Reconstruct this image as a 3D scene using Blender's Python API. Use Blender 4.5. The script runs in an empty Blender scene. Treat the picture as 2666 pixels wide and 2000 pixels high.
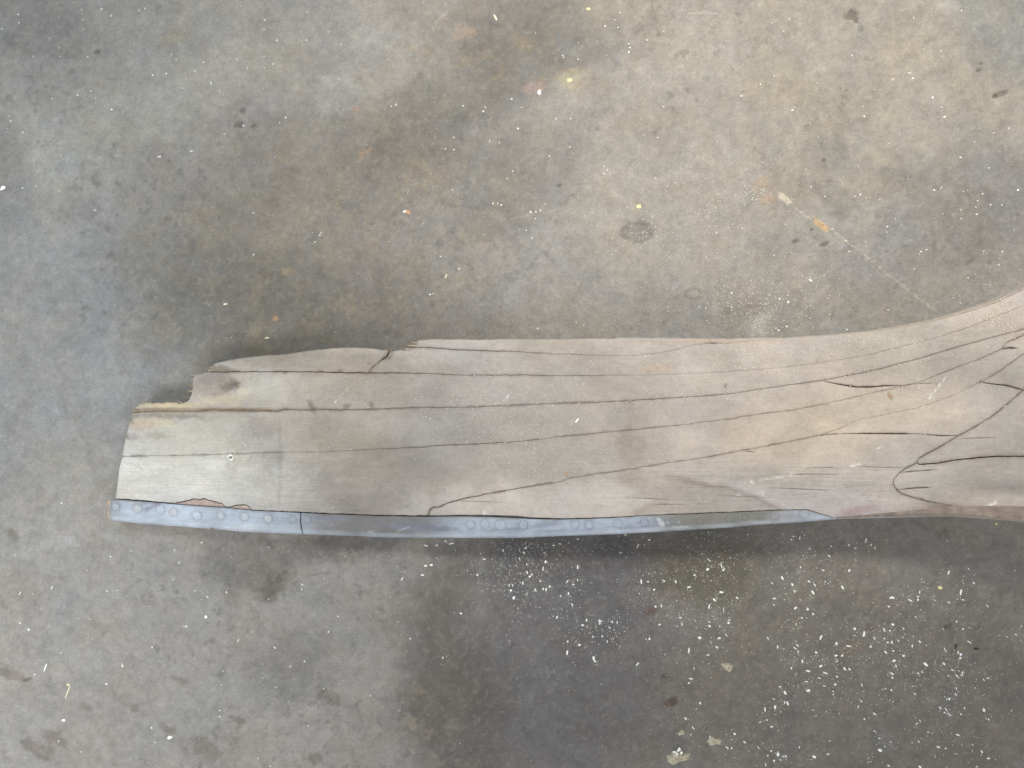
import bpy, math, random
import numpy as np
from mathutils import Vector, Quaternion
from mathutils.geometry import delaunay_2d_cdt

random.seed(11)
RNG = np.random.default_rng(11)
S = bpy.context.scene
COL = S.collection
PX = 0.0005            # metres per photograph pixel on the floor
HC = 1.0               # camera height above the floor
CX, CY = 1333.0, 1000.0

# ------------------------------------------------------------------ camera, world, lamps, exposure
cam = bpy.data.objects.new("camera", bpy.data.cameras.new("camera"))
COL.objects.link(cam)
cam.location = (0, 0, HC)
cam.rotation_euler = (0, 0, 0)
cam.data.sensor_width = 36
cam.data.lens = 36 / (2 * CX * PX / HC)
cam.data.clip_start = 0.01
cam.data.clip_end = 100
S.camera = cam

W = bpy.data.worlds.new("World")
S.world = W
W.use_nodes = True
W.node_tree.nodes["Background"].inputs[0].default_value = (0.96, 0.98, 1.0, 1)
W.node_tree.nodes["Background"].inputs[1].default_value = 0.24


def area_lamp(name, loc, target, size, power, colour, spread=180):
    d = bpy.data.lights.new(name, 'AREA')
    d.shape = 'SQUARE'
    d.size = size
    d.energy = power
    d.color = colour
    d.spread = math.radians(spread)
    o = bpy.data.objects.new(name, d)
    COL.objects.link(o)
    o.location = loc
    o.rotation_euler = (Vector(target) - Vector(loc)).to_track_quat('-Z', 'Y').to_euler()
    return o


def pool_lamp(name, loc, target, angle, blend, power, colour, radius):
    d = bpy.data.lights.new(name, 'SPOT')
    d.spot_size = math.radians(angle)
    d.spot_blend = blend
    d.energy = power
    d.color = colour
    d.shadow_soft_size = radius
    o = bpy.data.objects.new(name, d)
    COL.objects.link(o)
    o.location = loc
    o.rotation_euler = (Vector(target) - Vector(loc)).to_track_quat('-Z', 'Y').to_euler()
    return o


area_lamp("unseen_left_light", (-1.35, 1.0, 1.3), (-0.35, 0.15, 0), 0.6, 20, (0.86, 0.95, 1.0))  # unseen cool light added to brighten the left side
pool_lamp("unseen_top_spot", (0.72, 1.05, 1.5), (0.40, 0.50, 0), 50, 0.60, 130, (1.0, 0.95, 0.87), 0.18)  # unseen warm spot, its rim set to leave the lower right dim
area_lamp("added_front_fill", (0.55, -1.45, 1.7), (0.3, -0.15, 0), 1.4, 22, (0.95, 0.97, 1.0))  # added soft fill that lifts the lower right floor
pool_lamp("shadow_edge_spot", (-0.95, -0.85, 1.15), (-0.74, -0.30, 0), 50, 0.42, 49, (0.97, 0.985, 1.0), 0.36)  # added spot; its rim stands in for a person's shadow edge

S.view_settings.view_transform = 'Standard'
S.view_settings.look = 'None'
S.view_settings.exposure = 0.11
S.view_settings.gamma = 1.0


# ------------------------------------------------------------------ noise and small maths
_LAT = {}


def vnoise(x, y, seed):
    if seed not in _LAT:
        _LAT[seed] = np.random.default_rng(seed + 1000).random((256, 256)).astype(np.float64)
    L = _LAT[seed]
    xi = np.floor(x).astype(int)
    yi = np.floor(y).astype(int)
    fx, fy = x - xi, y - yi
    fx = fx * fx * (3 - 2 * fx)
    fy = fy * fy * (3 - 2 * fy)
    x0, x1, y0, y1 = xi & 255, (xi + 1) & 255, yi & 255, (yi + 1) & 255
    return (L[y0, x0] * (1 - fx) + L[y0, x1] * fx) * (1 - fy) + (L[y1, x0] * (1 - fx) + L[y1, x1] * fx) * fy


def fbm(px, py, size, octs=4, seed=0, sx=1.0, sy=1.0, gain=0.55):
    x = np.asarray(px, float) / (size * sx) + 17.3 * seed
    y = np.asarray(py, float) / (size * sy) + 9.7 * seed
    s = 0.0
    a = 1.0
    t = 0.0
    for k in range(octs):
        # turned lattice each octave, so that no grid shows
        c, d = math.cos(0.7 * k + seed), math.sin(0.7 * k + seed)
        s = s + a * vnoise(x * c - y * d, x * d + y * c, seed * 13 + k)
        t += a
        a *= gain
        x, y = x * 2.03, y * 2.03
    return s / t


def sstep(a, b, x):
    t = np.clip((x - a) / (b - a), 0, 1)
    return t * t * (3 - 2 * t)


def blob(px, py, cx, cy, rx, ry, rot=0, soft=0.6, wob=0.45, seed=1, size=None):
    c, s = math.cos(math.radians(rot)), math.sin(math.radians(rot))
    dx, dy = px - cx, py - cy
    u, v = (dx * c - dy * s) / rx, (dx * s + dy * c) / ry
    r = np.sqrt(u * u + v * v)
    r = r + wob * 2 * (fbm(px, py, size or max(8, 0.7 * min(rx, ry)), 5, seed) - 0.5)
    return sstep(1.0 + soft * .5, 1.0 - soft * .5, r)


def mixc(c, col, m):
    m = np.clip(m, 0, 1)[:, None]
    return c * (1 - m) + np.array(col) * m


def seg_dist(px, py, pts, closed=False):
    P = np.array(pts, float)
    if closed:
        P = np.vstack([P, P[:1]])
    best = np.full(len(px), 1e9)
    for i in range(len(P) - 1):
        a, b = P[i], P[i + 1]
        d = b - a
        L2 = max(d @ d, 1e-9)
        t = np.clip(((px - a[0]) * d[0] + (py - a[1]) * d[1]) / L2, 0, 1)
        q = (px - a[0] - t * d[0]) ** 2 + (py - a[1] - t * d[1]) ** 2
        np.minimum(best, q, out=best)
    return np.sqrt(best)


def in_poly(px, py, pts):
    P = np.array(pts, float)
    ins = np.zeros(len(px), bool)
    j = len(P) - 1
    for i in range(len(P)):
        xi, yi, xj, yj = P[i, 0], P[i, 1], P[j, 0], P[j, 1]
        if yi != yj:
            c = ((yi > py) != (yj > py)) & (px < (xj - xi) * (py - yi) / (yj - yi) + xi)
            ins ^= c
        j = i
    return ins


def poly_mask(px, py, pts, soft, wob=0, size=60, seed=3):
    d = seg_dist(px, py, pts, True)
    sd = np.where(in_poly(px, py, pts), d, -d)
    if wob:
        sd = sd + wob * 2 * (fbm(px, py, size, 5, seed) - 0.5)
    return sstep(-soft, soft, sd)


def line_mask(px, py, pts, w, seed=5, wob=0.6):
    d = seg_dist(px, py, pts)
    ww = w * (1 + wob * 2 * (fbm(px, py, 14, 3, seed) - 0.5))
    return np.exp(-(d / np.maximum(ww, .2)) ** 2)


def world(px, py, z):
    k = PX * (1 - z / HC)
    return np.stack([(px - CX) * k, (CY - py) * k, z + 0 * px], -1)


# ------------------------------------------------------------------ materials
def new_mat(name):
    m = bpy.data.materials.new(name)
    m.use_nodes = True
    nt = m.node_tree
    b = nt.nodes["Principled BSDF"]
    return m, nt, b


def node(nt, t, **kw):
    n = nt.nodes.new(t)
    for k, v in kw.items():
        if k in n.inputs:
            n.inputs[k].default_value = v
        else:
            setattr(n, k, v)
    return n


def noise_node(nt, vec, scale, detail=4, rough=0.6, stretch=None):
    n = node(nt, 'ShaderNodeTexNoise')
    n.inputs['Scale'].default_value = scale
    n.inputs['Detail'].default_value = detail
    n.inputs['Roughness'].default_value = rough
    if stretch:
        n.inputs['Distortion'].default_value = .5
        mp = node(nt, 'ShaderNodeMapping')
        mp.inputs['Scale'].default_value = stretch
        nt.links.new(vec, mp.inputs['Vector'])
        vec = mp.outputs[0]
    nt.links.new(vec, n.inputs['Vector'])
    return n.outputs['Fac']


def ramp(nt, fac, lo, hi, a, b):
    r = node(nt, 'ShaderNodeMapRange')
    r.inputs['From Min'].default_value = lo
    r.inputs['From Max'].default_value = hi
    r.inputs['To Min'].default_value = a
    r.inputs['To Max'].default_value = b
    nt.links.new(fac, r.inputs['Value'])
    return r.outputs[0]


def math_node(nt, op, a, b):
    n = node(nt, 'ShaderNodeMath', operation=op)
    for i, v in enumerate((a, b)):
        if isinstance(v, (int, float)):
            n.inputs[i].default_value = v
        else:
            nt.links.new(v, n.inputs[i])
    return n.outputs[0]


def times(nt, col, fac):
    n = node(nt, 'ShaderNodeVectorMath', operation='SCALE')
    nt.links.new(col, n.inputs[0])
    nt.links.new(fac, n.inputs['Scale'])
    return n.outputs[0]


def bump(nt, b, h, strength, dist):
    n = node(nt, 'ShaderNodeBump')
    n.inputs['Strength'].default_value = strength
    n.inputs['Distance'].default_value = dist
    nt.links.new(h, n.inputs['Height'])
    nt.links.new(n.outputs[0], b.inputs['Normal'])


def attr_mats():
    out = {}
    # concrete
    m, nt, b = new_mat("worn_concrete")
    a = node(nt, 'ShaderNodeAttribute', attribute_name="tone")
    g = node(nt, 'ShaderNodeNewGeometry').outputs['Position']
    n1 = noise_node(nt, g, 540, 3, .75)
    n2 = noise_node(nt, g, 170, 8, .78)
    n3 = noise_node(nt, g, 420, 4, .75)
    n4 = noise_node(nt, g, 62, 9, .74)
    n5 = noise_node(nt, g, 260, 6, .8)
    f = math_node(nt, 'MULTIPLY', ramp(nt, n1, .3, .7, .82, 1.16), ramp(nt, n2, .32, .68, .90, 1.08))
    pit = ramp(nt, n3, .29, .40, .68, 1.0)
    f = math_node(nt, 'MULTIPLY', f, pit)
    f = math_node(nt, 'MULTIPLY', f, ramp(nt, n4, .36, .64, .91, 1.08))
    f = math_node(nt, 'MULTIPLY', f, ramp(nt, n5, .64, .74, 1.0, 1.2))
    # faint warm and cool drift of the cement itself
    n6 = noise_node(nt, g, 34, 8, .72)
    tint = node(nt, 'ShaderNodeMix', data_type='RGBA')
    nt.links.new(ramp(nt, n6, .38, .62, 0, 1), tint.inputs['Factor'])
    tint.inputs['A'].default_value = (1.025, 1.0, .965, 1)
    tint.inputs['B'].default_value = (1.0, 1.0, 1.0, 1)
    mul = node(nt, 'ShaderNodeVectorMath', operation='MULTIPLY')
    nt.links.new(a.outputs['Color'], mul.inputs[0])
    nt.links.new(tint.outputs['Result'], mul.inputs[1])
    nt.links.new(times(nt, mul.outputs[0], f), b.inputs['Base Color'])
    rr = ramp(nt, n2, .3, .7, .62, .85)
    nt.links.new(rr, b.inputs['Roughness'])
    b.inputs['Specular IOR Level'].default_value = .35
    h = math_node(nt, 'ADD', math_node(nt, 'MULTIPLY', n3, .7), math_node(nt, 'MULTIPLY', n2, 1.0))
    bump(nt, b, h, .6, .0018)
    out['floor'] = m
    # wood
    m, nt, b = new_mat("weathered_wood")
    a = node(nt, 'ShaderNodeAttribute', attribute_name="tone")
    g = node(nt, 'ShaderNodeTexCoord').outputs['Object']
    w1 = noise_node(nt, g, 1.0, 5, .65, (18, 620, 60))
    w2 = noise_node(nt, g, 1.0, 3, .6, (70, 2000, 200))
    d1 = noise_node(nt, g, 650, 4, .7)
    d2 = noise_node(nt, g, 160, 4, .65)
    gr = math_node(nt, 'ADD', math_node(nt, 'MULTIPLY', w1, .6), math_node(nt, 'MULTIPLY', w2, .4))
    grain = ramp(nt, gr, .36, .64, -.30, .22)
    grain = math_node(nt, 'MULTIPLY', grain, a.outputs['Alpha'])
    grain = math_node(nt, 'ADD', grain, 1.0)
    f = math_node(nt, 'MULTIPLY', ramp(nt, d1, .3, .7, .85, 1.12), ramp(nt, d2, .3, .7, .93, 1.07))
    f = math_node(nt, 'MULTIPLY', f, grain)
    pores = noise_node(nt, g, 1.0, 2, .5, (150, 1300, 400))
    f = math_node(nt, 'MULTIPLY', f, ramp(nt, pores, .60, .72, 1.0, .80))
    flecks = noise_node(nt, g, 520, 2, .6)
    f = math_node(nt, 'MULTIPLY', f, ramp(nt, flecks, .66, .76, 1.0, 1.22))
    nt.links.new(times(nt, a.outputs['Color'], f), b.inputs['Base Color'])
    b.inputs['Roughness'].default_value = .78
    b.inputs['Specular IOR Level'].default_value = .3
    h = math_node(nt, 'ADD', math_node(nt, 'MULTIPLY', gr, a.outputs['Alpha']), math_node(nt, 'MULTIPLY', d1, .5))
    bump(nt, b, h, .4, .0006)
    out['wood'] = m
    # dull tinned metal
    m, nt, b = new_mat("dull_tinned_metal")
    a = node(nt, 'ShaderNodeAttribute', attribute_name="tone")
    g = node(nt, 'ShaderNodeTexCoord').outputs['Object']
    d1 = noise_node(nt, g, 500, 4, .7)
    d2 = noise_node(nt, g, 1.0, 4, .6, (40, 300, 60))
    f = math_node(nt, 'MULTIPLY', ramp(nt, d1, .3, .7, .86, 1.12), ramp(nt, d2, .3, .7, .88, 1.1))
    nt.links.new(times(nt, a.outputs['Color'], f), b.inputs['Base Color'])
    b.inputs['Metallic'].default_value = .08
    nt.links.new(ramp(nt, d1, .3, .7, .42, .6), b.inputs['Roughness'])
    bump(nt, b, d1, .25, .0005)
    out['metal'] = m
    return out


MAT = attr_mats()


def plain_mat(name, col, rough=.7, var=.12, metallic=0, scale=700):
    m, nt, b = new_mat(name)
    g = node(nt, 'ShaderNodeNewGeometry').outputs['Position']
    n = noise_node(nt, g, scale, 3, .6)
    c = node(nt, 'ShaderNodeRGB')
    c.outputs[0].default_value = (*col, 1)
    nt.links.new(times(nt, c.outputs[0], ramp(nt, n, .3, .7, 1 - var, 1 + var)), b.inputs['Base Color'])
    b.inputs['Roughness'].default_value = rough
    b.inputs['Metallic'].default_value = metallic
    return m


MAT['chip'] = plain_mat("pale_wood_shaving", (.90, .89, .84), .65, .05)
MAT['chipgrey'] = plain_mat("dusty_wood_shaving", (.70, .68, .62), .7, .10)
MAT['cream'] = plain_mat("cream_wood_shaving", (.78, .70, .50), .65, .08)
MAT['yellow'] = plain_mat("yellow_wood_flake", (.74, .66, .34), .65, .08)
MAT['rust'] = plain_mat("orange_brown_flake", (.52, .27, .13), .7, .15)
MAT['dark'] = plain_mat("dark_dirt", (.035, .03, .026), .8, .2)
MAT['dust'] = plain_mat("pale_sawdust", (.80, .77, .68), .7, .12)
MAT['rivet'] = plain_mat("soldered_rivet", (.425, .43, .435), .55, .3, .05, 700)
MAT['screw'] = plain_mat("bright_screw_metal", (.78, .78, .76), .4, .1, .3, 1500)
MAT['mortar'] = plain_mat("pale_mortar", (.47, .42, .31), .85, .35, 0, 380)
MAT['filler'] = plain_mat("reddish_filler", (.40, .305, .265), .8, .25, 0, 260)
MAT['steel'] = plain_mat("hub_steel", (.30, .31, .32), .45, .1, .8)


# ------------------------------------------------------------------ mesh helpers
def put_tone(me, rgba):
    at = me.color_attributes.new("tone", 'FLOAT_COLOR', 'POINT')
    at.data.foreach_set("color", np.ascontiguousarray(rgba, np.float32).ravel())


def link(name, me, mat=None, parent=None):
    o = bpy.data.objects.new(name, me)
    COL.objects.link(o)
    if mat and not me.materials:
        me.materials.append(mat)
    if parent:
        o.parent = parent
    return o


def tag(o, label=None, cat=None, group=None, kind=None):
    for k, v in (('label', label), ('category', cat), ('group', group), ('kind', kind)):
        if v:
            o[k] = v
    return o


def shade_smooth(me):
    me.polygons.foreach_set("use_smooth", np.ones(len(me.polygons), bool))


# ------------------------------------------------------------------ the floor
def floor_tone(px, py):
    n = len(px)
    c = np.tile(np.array([.292, .277, .256]), (n, 1))
    lo = fbm(px, py, 420, 4, 1)
    c = mixc(c, (.262, .254, .244), sstep(.42, .62, lo) * .6)
    # bluer left part, pale dusty patches
    c = mixc(c, (.250, .272, .290), blob(px, py, 150, 820, 420, 420, 0, .9, .4, 2) * .5)
    c = mixc(c, (.335, .325, .300), blob(px, py, 330, 330, 420, 75, 28, 1.0, .5, 3) * .65)
    c = mixc(c, (.318, .312, .292), blob(px, py, 130, 420, 170, 150, 0, 1.0, .5, 4) * .6)
    c = mixc(c, (.37, .362, .345), blob(px, py, 1000, 215, 190, 110, 20, 1.1, .5, 41) * .55)
    c = mixc(c, (.14, .138, .142), blob(px, py, 0, 30, 260, 120, -12, 1.1, .5, 5) * .45)
    c = mixc(c, (.16, .155, .15), blob(px, py, 10, 420, 60, 190, 10, 1.0, .5, 42) * .4)
    c = mixc(c, (.20, .19, .18), blob(px, py, 420, 560, 220, 160, 20, 1.1, .55, 43) * .35)
    # dark patches behind the blade, ochre mottled
    c = mixc(c, (.155, .138, .115), blob(px, py, 850, 560, 430, 330, 35, 1.1, .5, 6) * .55)
    c = mixc(c, (.115, .11, .098), blob(px, py, 700, 830, 430, 160, -8, 1.2, .45, 7) * .52)  # partly dark floor, partly shade beside the blade put into the colour
    c = mixc(c, (.13, .122, .108), blob(px, py, 1180, 270, 300, 130, 35, 1.1, .55, 8) * .55)
    c = mixc(c, (.14, .13, .112), blob(px, py, 1400, 60, 330, 150, 10, 1.1, .5, 9) * .55)
    c = mixc(c, (.15, .142, .130), blob(px, py, 1330, 480, 260, 110, 40, 1.1, .5, 10) * .4)
    och = sstep(.52, .68, fbm(px, py, 60, 6, 11, gain=.75)) * blob(px, py, 850, 620, 520, 330, 10, 1.0, .3, 12)
    c = mixc(c, (.27, .225, .145), och * .34)
    c = mixc(c, (.30, .22, .13), sstep(.54, .68, fbm(px, py, 70, 6, 44, gain=.75)) * blob(px, py, 1350, 130, 420, 160, 0, 1, .3, 45) * .30)
    # large tan dusty area upper right with a clear worn edge
    tan = poly_mask(px, py, [(1500, -80), (2380, -80), (2470, 40), (2540, 130), (2640, 210), (2760, 240), (2760, 260), (2650, 320),
                             (2550, 385), (2470, 450), (2390, 490), (2330, 500), (2260, 545), (2190, 560), (2080, 560),
                             (1960, 640), (1800, 740), (1600, 700), (1480, 560), (1560, 330), (1640, 200)], 70, 70, 120, 13)
    edge = poly_mask(px, py, [(1950, -80), (2380, -80), (2470, 40), (2540, 130), (2640, 210), (2760, 240), (2760, 260), (2650, 320),
                              (2550, 385), (2470, 450), (2390, 490), (2330, 500), (2260, 545), (2190, 560), (2060, 540), (1950, 400)], 14, 26, 60, 14)
    c = mixc(c, (.315, .285, .24), tan * .55)
    c = mixc(c, (.262, .24, .202), edge * .6)
    c = mixc(c, (.21, .20, .185), sstep(.55, .72, fbm(px, py, 90, 6, 15, gain=.75)) * edge * .30)
    c = mixc(c, (.375, .325, .25), sstep(.55, .75, fbm(px, py, 50, 5, 16, gain=.75)) * edge * .35)
    c = mixc(c, (.19, .175, .160), poly_mask(px, py, [(2110, 462), (2170, 470), (2215, 500), (2232, 540), (2200, 572), (2150, 560)], 9, 8, 30, 17) * .55)
    c = mixc(c, (.19, .18, .165), poly_mask(px, py, [(2170, 318), (2230, 300), (2258, 306), (2225, 340), (2180, 352)], 12, 14, 30, 18) * .35)
    c = mixc(c, (.18, .172, .165), blob(px, py, 2150, 400, 60, 40, 10, 1, .6, 46) * .5)
    c = mixc(c, (.17, .166, .165), blob(px, py, 2330, 455, 55, 20, -15, 1, .6, 47) * .5)
    c = mixc(c, (.17, .172, .165), blob(px, py, 2620, 60, 150, 130, 40, .8, .5, 19) * .55)
    c = mixc(c, (.155, .152, .152), blob(px, py, 2600, 520, 260, 160, 10, .9, .4, 20) * .5)
    # foot of the picture
    c = mixc(c, (.12, .112, .10), blob(px, py, 640, 1480, 95, 70, 0, 1.0, .6, 21) * .62)
    c = mixc(c, (.10, .085, .06), blob(px, py, 715, 1530, 45, 22, 40, 1.0, .6, 22) * .6)
    c = mixc(c, (.10, .09, .08), blob(px, py, 860, 1425, 160, 35, 5, 1.0, .6, 23) * .5)
    c = mixc(c, (.155, .147, .138), blob(px, py, 760, 1740, 110, 80, 30, 1.0, .6, 24) * .4)
    c = mixc(c, (.06, .06, .068), blob(px, py, 1530, 1450, 400, 120, 4, 1.1, .5, 25) * .68)  # dark dirt and the shade under the blade in one colour
    c = mixc(c, (.10, .09, .078), blob(px, py, 1185, 1850, 130, 340, 10, .9, .30, 26) * .72)  # soft leg shadow painted into the concrete
    c = mixc(c, (.10, .088, .075), blob(px, py, 1575, 1660, 130, 50, 25, 1.0, .6, 27) * .45)
    c = mixc(c, (.13, .116, .094), blob(px, py, 2080, 1800, 900, 420, -6, 1.2, .45, 28) * .66)  # broad shade over the lower right, put into the concrete's colour
    c = mixc(c, (.125, .122, .136), blob(px, py, 1490, 1740, 240, 320, 0, 1.1, .40, 29) * .62)  # bluish side of the leg shadow, also painted
    c = mixc(c, (.10, .09, .06), blob(px, py, 1850, 1500, 130, 70, 0, 1.1, .5, 48) * .5)  # olive shade below the blade, painted on the floor
    c = mixc(c, (.30, .26, .20), sstep(.52, .7, fbm(px, py, 40, 5, 30)) * blob(px, py, 1130, 1890, 70, 170, 24, 1, .4, 31) * .55)
    c = mixc(c, (.36, .37, .38), blob(px, py, 160, 1415, 45, 14, 10, .8, .7, 32) * .35)
    c = mixc(c, (.36, .37, .38), blob(px, py, 295, 1400, 38, 11, -12, .8, .7, 33) * .35)
    for i, (x, y, r) in enumerate([(105, 1955, 46), (150, 1925, 36), (30, 1755, 34), (535, 1950, 44), (860, 1815, 34), (440, 1900, 24),
                                   (350, 1845, 24), (470, 1770, 22), (620, 1875, 20), (225, 1840, 18), (820, 1975, 28), (30, 1390, 22)]):
        c = mixc(c, (.115, .085, .062), blob(px, py, x, y, r, r * .45, -25, .8, .8, 50 + i, 14) * .42)
    # small rust and paint marks
    for i, (x, y, r, col, m) in enumerate([(715, 830, 10, (.50, .30, .15), .8), (950, 395, 16, (.40, .25, .15), .5), (940, 415, 10, (.42, .25, .14), .5),
                                           (925, 285, 12, (.36, .22, .15), .5), (1210, 85, 34, (.36, .26, .19), .6), (1395, 225, 30, (.38, .26, .22), .5),
                                           (1490, 205, 40, (.42, .38, .24), .5), (1075, 125, 10, (.36, .27, .18), .5), (450, 100, 30, (.38, .33, .18), .35),
                                           (745, 705, 18, (.34, .27, .14), .5), (1150, 1010, 1, (.3, .3, .3), 0), (2500, 1690, 12, (.33, .26, .12), .4),
                                           (2214, 1690, 26, (.25, .16, .12), .5), (1230, 1345, 1, (.3, .3, .3), 0), (1695, 1590, 16, (.13, .065, .045), .7),
                                           (1740, 1830, 20, (.13, .075, .05), .8), (2000, 515, 24, (.40, .26, .16), .5), (1985, 480, 26, (.36, .24, .15), .5)]):
        c = mixc(c, col, blob(px, py, x, y, r, r * .6, 20, .8, .8, 70 + i, 12) * m * .75)
    # paint-filled hairline, cream crumbs over it
    crk = [(2033, 500), (2050, 520), (2075, 545), (2100, 565), (2140, 580), (2172, 603), (2205, 630), (2240, 655), (2270, 680), (2300, 705), (2350, 745), (2400, 782), (2440, 812)]
    lm = line_mask(px, py, crk, 2.0, 34, .8) * sstep(.44, .60, fbm(px, py, 9, 3, 35))
    c = mixc(c, (.50, .45, .38), lm * .7)
    c = mixc(c, (.47, .43, .37), line_mask(px, py, crk, 1.7, 36, .5) * .5)
    c = mixc(c, (.50, .33, .16), blob(px, py, 2140, 588, 22, 9, -38, .8, .6, 36, 12) * .8)
    c = mixc(c, (.60, .54, .45), blob(px, py, 2045, 520, 20, 7, -40, .8, .7, 37, 12) * .7)
    # shallow scratches
    for i, (a, b, m) in enumerate([((1330, 570), (1460, 545), .2), ((1795, 35), (1870, 36), .5), ((2440, 80), (2350, 50), .2), ((1775, 330), (1772, 470), .35),
                                   ((1570, 510), (1690, 515), .2), ((1130, 60), (1165, 30), .3), ((2110, 110), (2180, 135), .2), ((1930, 650), (1960, 670), .4),
                                   ((350, 80), (520, 130), .12), ((270, 205), (345, 215), -.25), ((800, 1500), (870, 1492), -.3), ((850, 1940), (880, 1900), -.3)]):
        lm2 = line_mask(px, py, [a, ((a[0] + b[0]) / 2 + 3, (a[1] + b[1]) / 2 - 2), b], 1.8, 90 + i, .7)
        c = mixc(c, (.48, .45, .40) if m > 0 else (.10, .095, .09), lm2 * abs(m))
    # the dark dints
    for x, y, r, d, sq in DINTS:
        c = mixc(c, (.075, .055, .045), blob(px, py, x, y, r, r * sq, 20, .5, .6, int(x) % 97, 10) * .55)
    ring = np.abs(np.sqrt(((px - 1660) / 48) ** 2 + ((py - 604) / 30) ** 2) - .8 + .3 * (fbm(px, py, 18, 4, 38) - .5))
    c = mixc(c, (.105, .10, .095), blob(px, py, 1658, 602, 46, 28, 5, .8, .6, 39) * .36)
    c = mixc(c, (.10, .10, .10), np.exp(-(ring / .15) ** 2) * .4)
    ring = np.abs(np.sqrt(((px - 1805) / 24) ** 2 + ((py - 765) / 16) ** 2) - .8)
    c = mixc(c, (.16, .14, .115), np.exp(-(ring / .25) ** 2) * .5)
    c = mixc(c, (.46, .46, .45), blob(px, py, 1975, 850, 26, 40, -25, .9, .8, 40, 16) * .45)
    c = mixc(c, (.15, .12, .11), blob(px, py, 1945, 800, 60, 24, 15, 1, .7, 49, 20) * .22)
    # overall mottling
    mot = fbm(px, py, 26, 4, 60, gain=.95) - .5
    mot2 = fbm(px, py, 110, 5, 65, gain=.7) - .5
    c = c * (1 + .52 * mot + .30 * mot2)[:, None]
    spots = sstep(.62, .74, fbm(px, py, 9, 3, 61))
    c = mixc(c, (.40, .375, .31), spots * .18)
    dk = sstep(.64, .76, fbm(px, py, 20, 4, 62)) * sstep(.40, .62, fbm(px, py, 260, 3, 63))
    c = mixc(c, (.11, .105, .10), dk * .38)
    wm = fbm(px, py, 110, 4, 64) - .5
    c = c * np.stack([1.006 + .08 * wm, 1.0 + .0 * wm, .992 - .11 * wm], -1)
    return np.clip(c, .02, .9)


DINTS = [(2215, 40, 17, .0022, .7), (2228, 52, 9, .002, .8), (2072, 628, 9, .0012, .5), (2148, 636, 15, .0012, .35), (2605, 245, 18, .0015, .35),
         (2590, 250, 8, .001, .7), (253, 135, 7, .001, .6), (632, 288, 9, .0012, .7), (624, 325, 12, .0012, .8), (660, 328, 10, .0012, .3),
         (2550, 182, 9, .001, .5), (2555, 165, 5, .001, .6), (2114, 598, 5, .001, .7), (2146, 418, 6, .001, .9), (1456, 485, 7, .001, .6),
         (2470, 1630, 12, .0012, .6), (1755, 1825, 14, .0015, .7), (1730, 1760, 8, .001, .8), (1335, 1680, 5, .001, .7), (70, 1770, 12, .0012, .4)]


def build_floor():
    step = 3.3
    xs = np.arange(-150, 2816 + step, step)
    ys = np.arange(-130, 2130 + step, step)
    nx, ny = len(xs), len(ys)
    gx, gy = np.meshgrid(xs, ys)
    px, py = gx.ravel(), gy.ravel()
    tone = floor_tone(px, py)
    z = .0016 * (fbm(px, py, 300, 4, 80) - .5) + .0011 * (fbm(px, py, 34, 4, 81, gain=.7) - .5)
    rough = blob(px, py, 1600, 1560, 460, 230, 0, 1, .4, 82) + blob(px, py, 200, 1850, 700, 260, 0, 1, .4, 83) * .8
    z = z + rough * .0022 * (fbm(px, py, 55, 5, 84, gain=.65) - .5)
    z = z + (.25 + rough) * .0009 * (fbm(px, py, 13, 3, 85, gain=.7) - .5)
    for x, y, r, d, sq in DINTS:
        z = z - d * blob(px, py, x, y, r, r * sq, 20, .6, .6, int(x) % 97, 10)
    z = z - .0012 * blob(px, py, 1658, 602, 46, 29, 5, .6, .4, 39)
    bd = np.minimum(np.minimum(px - xs[0], xs[-1] - px), np.minimum(py - ys[0], ys[-1] - py))
    z = z * sstep(0, 80, bd)
    co = np.stack([(px - CX) * PX, (CY - py) * PX, z], -1)
    idx = np.arange(nx * ny).reshape(ny, nx)
    q = np.stack([idx[1:, :-1], idx[1:, 1:], idx[:-1, 1:], idx[:-1, :-1]], -1).reshape(-1, 4)
    # plain floor round the detailed part, out to the walls of the workshop
    X = [-4.0, co[0, 0], co[nx - 1, 0], 4.0]
    Y = [4.0, co[0, 1], co[-1, 1], -4.0]
    ox = np.array([[x, y, 0] for y in Y for x in X])
    n0 = len(co)
    corner = [n0 + 4 * j + i for j in range(4) for i in range(4)]
    qo = []
    for j in range(3):
        for i in range(3):
            if (i, j) != (1, 1):
                qo.append([corner[4 * (j + 1) + i], corner[4 * (j + 1) + i + 1], corner[4 * j + i + 1], corner[4 * j + i]])
    co = np.vstack([co, ox])
    q = np.vstack([q, np.array(qo)])
    tone = np.vstack([tone, np.tile(np.array([.24, .225, .205]), (16, 1))])
    me = bpy.data.meshes.new("floor")
    me.vertices.add(len(co))
    me.vertices.foreach_set("co", co.ravel())
    me.loops.add(q.size)
    me.loops.foreach_set("vertex_index", q.ravel().astype(np.int32))
    me.polygons.add(len(q))
    me.polygons.foreach_set("loop_start", np.arange(0, q.size, 4, dtype=np.int32))
    me.polygons.foreach_set("loop_total", np.full(len(q), 4, np.int32))
    me.update(calc_edges=True)
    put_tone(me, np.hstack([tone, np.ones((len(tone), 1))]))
    shade_smooth(me)
    f = link("floor", me, MAT['floor'])
    tag(f, "stained grey concrete workshop floor under the propeller blade", "floor", kind="structure")
    return f, (xs, ys, z.reshape(ny, nx))


FLOOR, FZ = build_floor()


def floor_z(px, py):
    xs, ys, zz = FZ
    i = int(round((px - xs[0]) / (xs[1] - xs[0])))
    j = int(round((py - ys[0]) / (ys[1] - ys[0])))
    if 0 <= i < len(xs) and 0 <= j < len(ys):
        return zz[j, i]
    return 0


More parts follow.
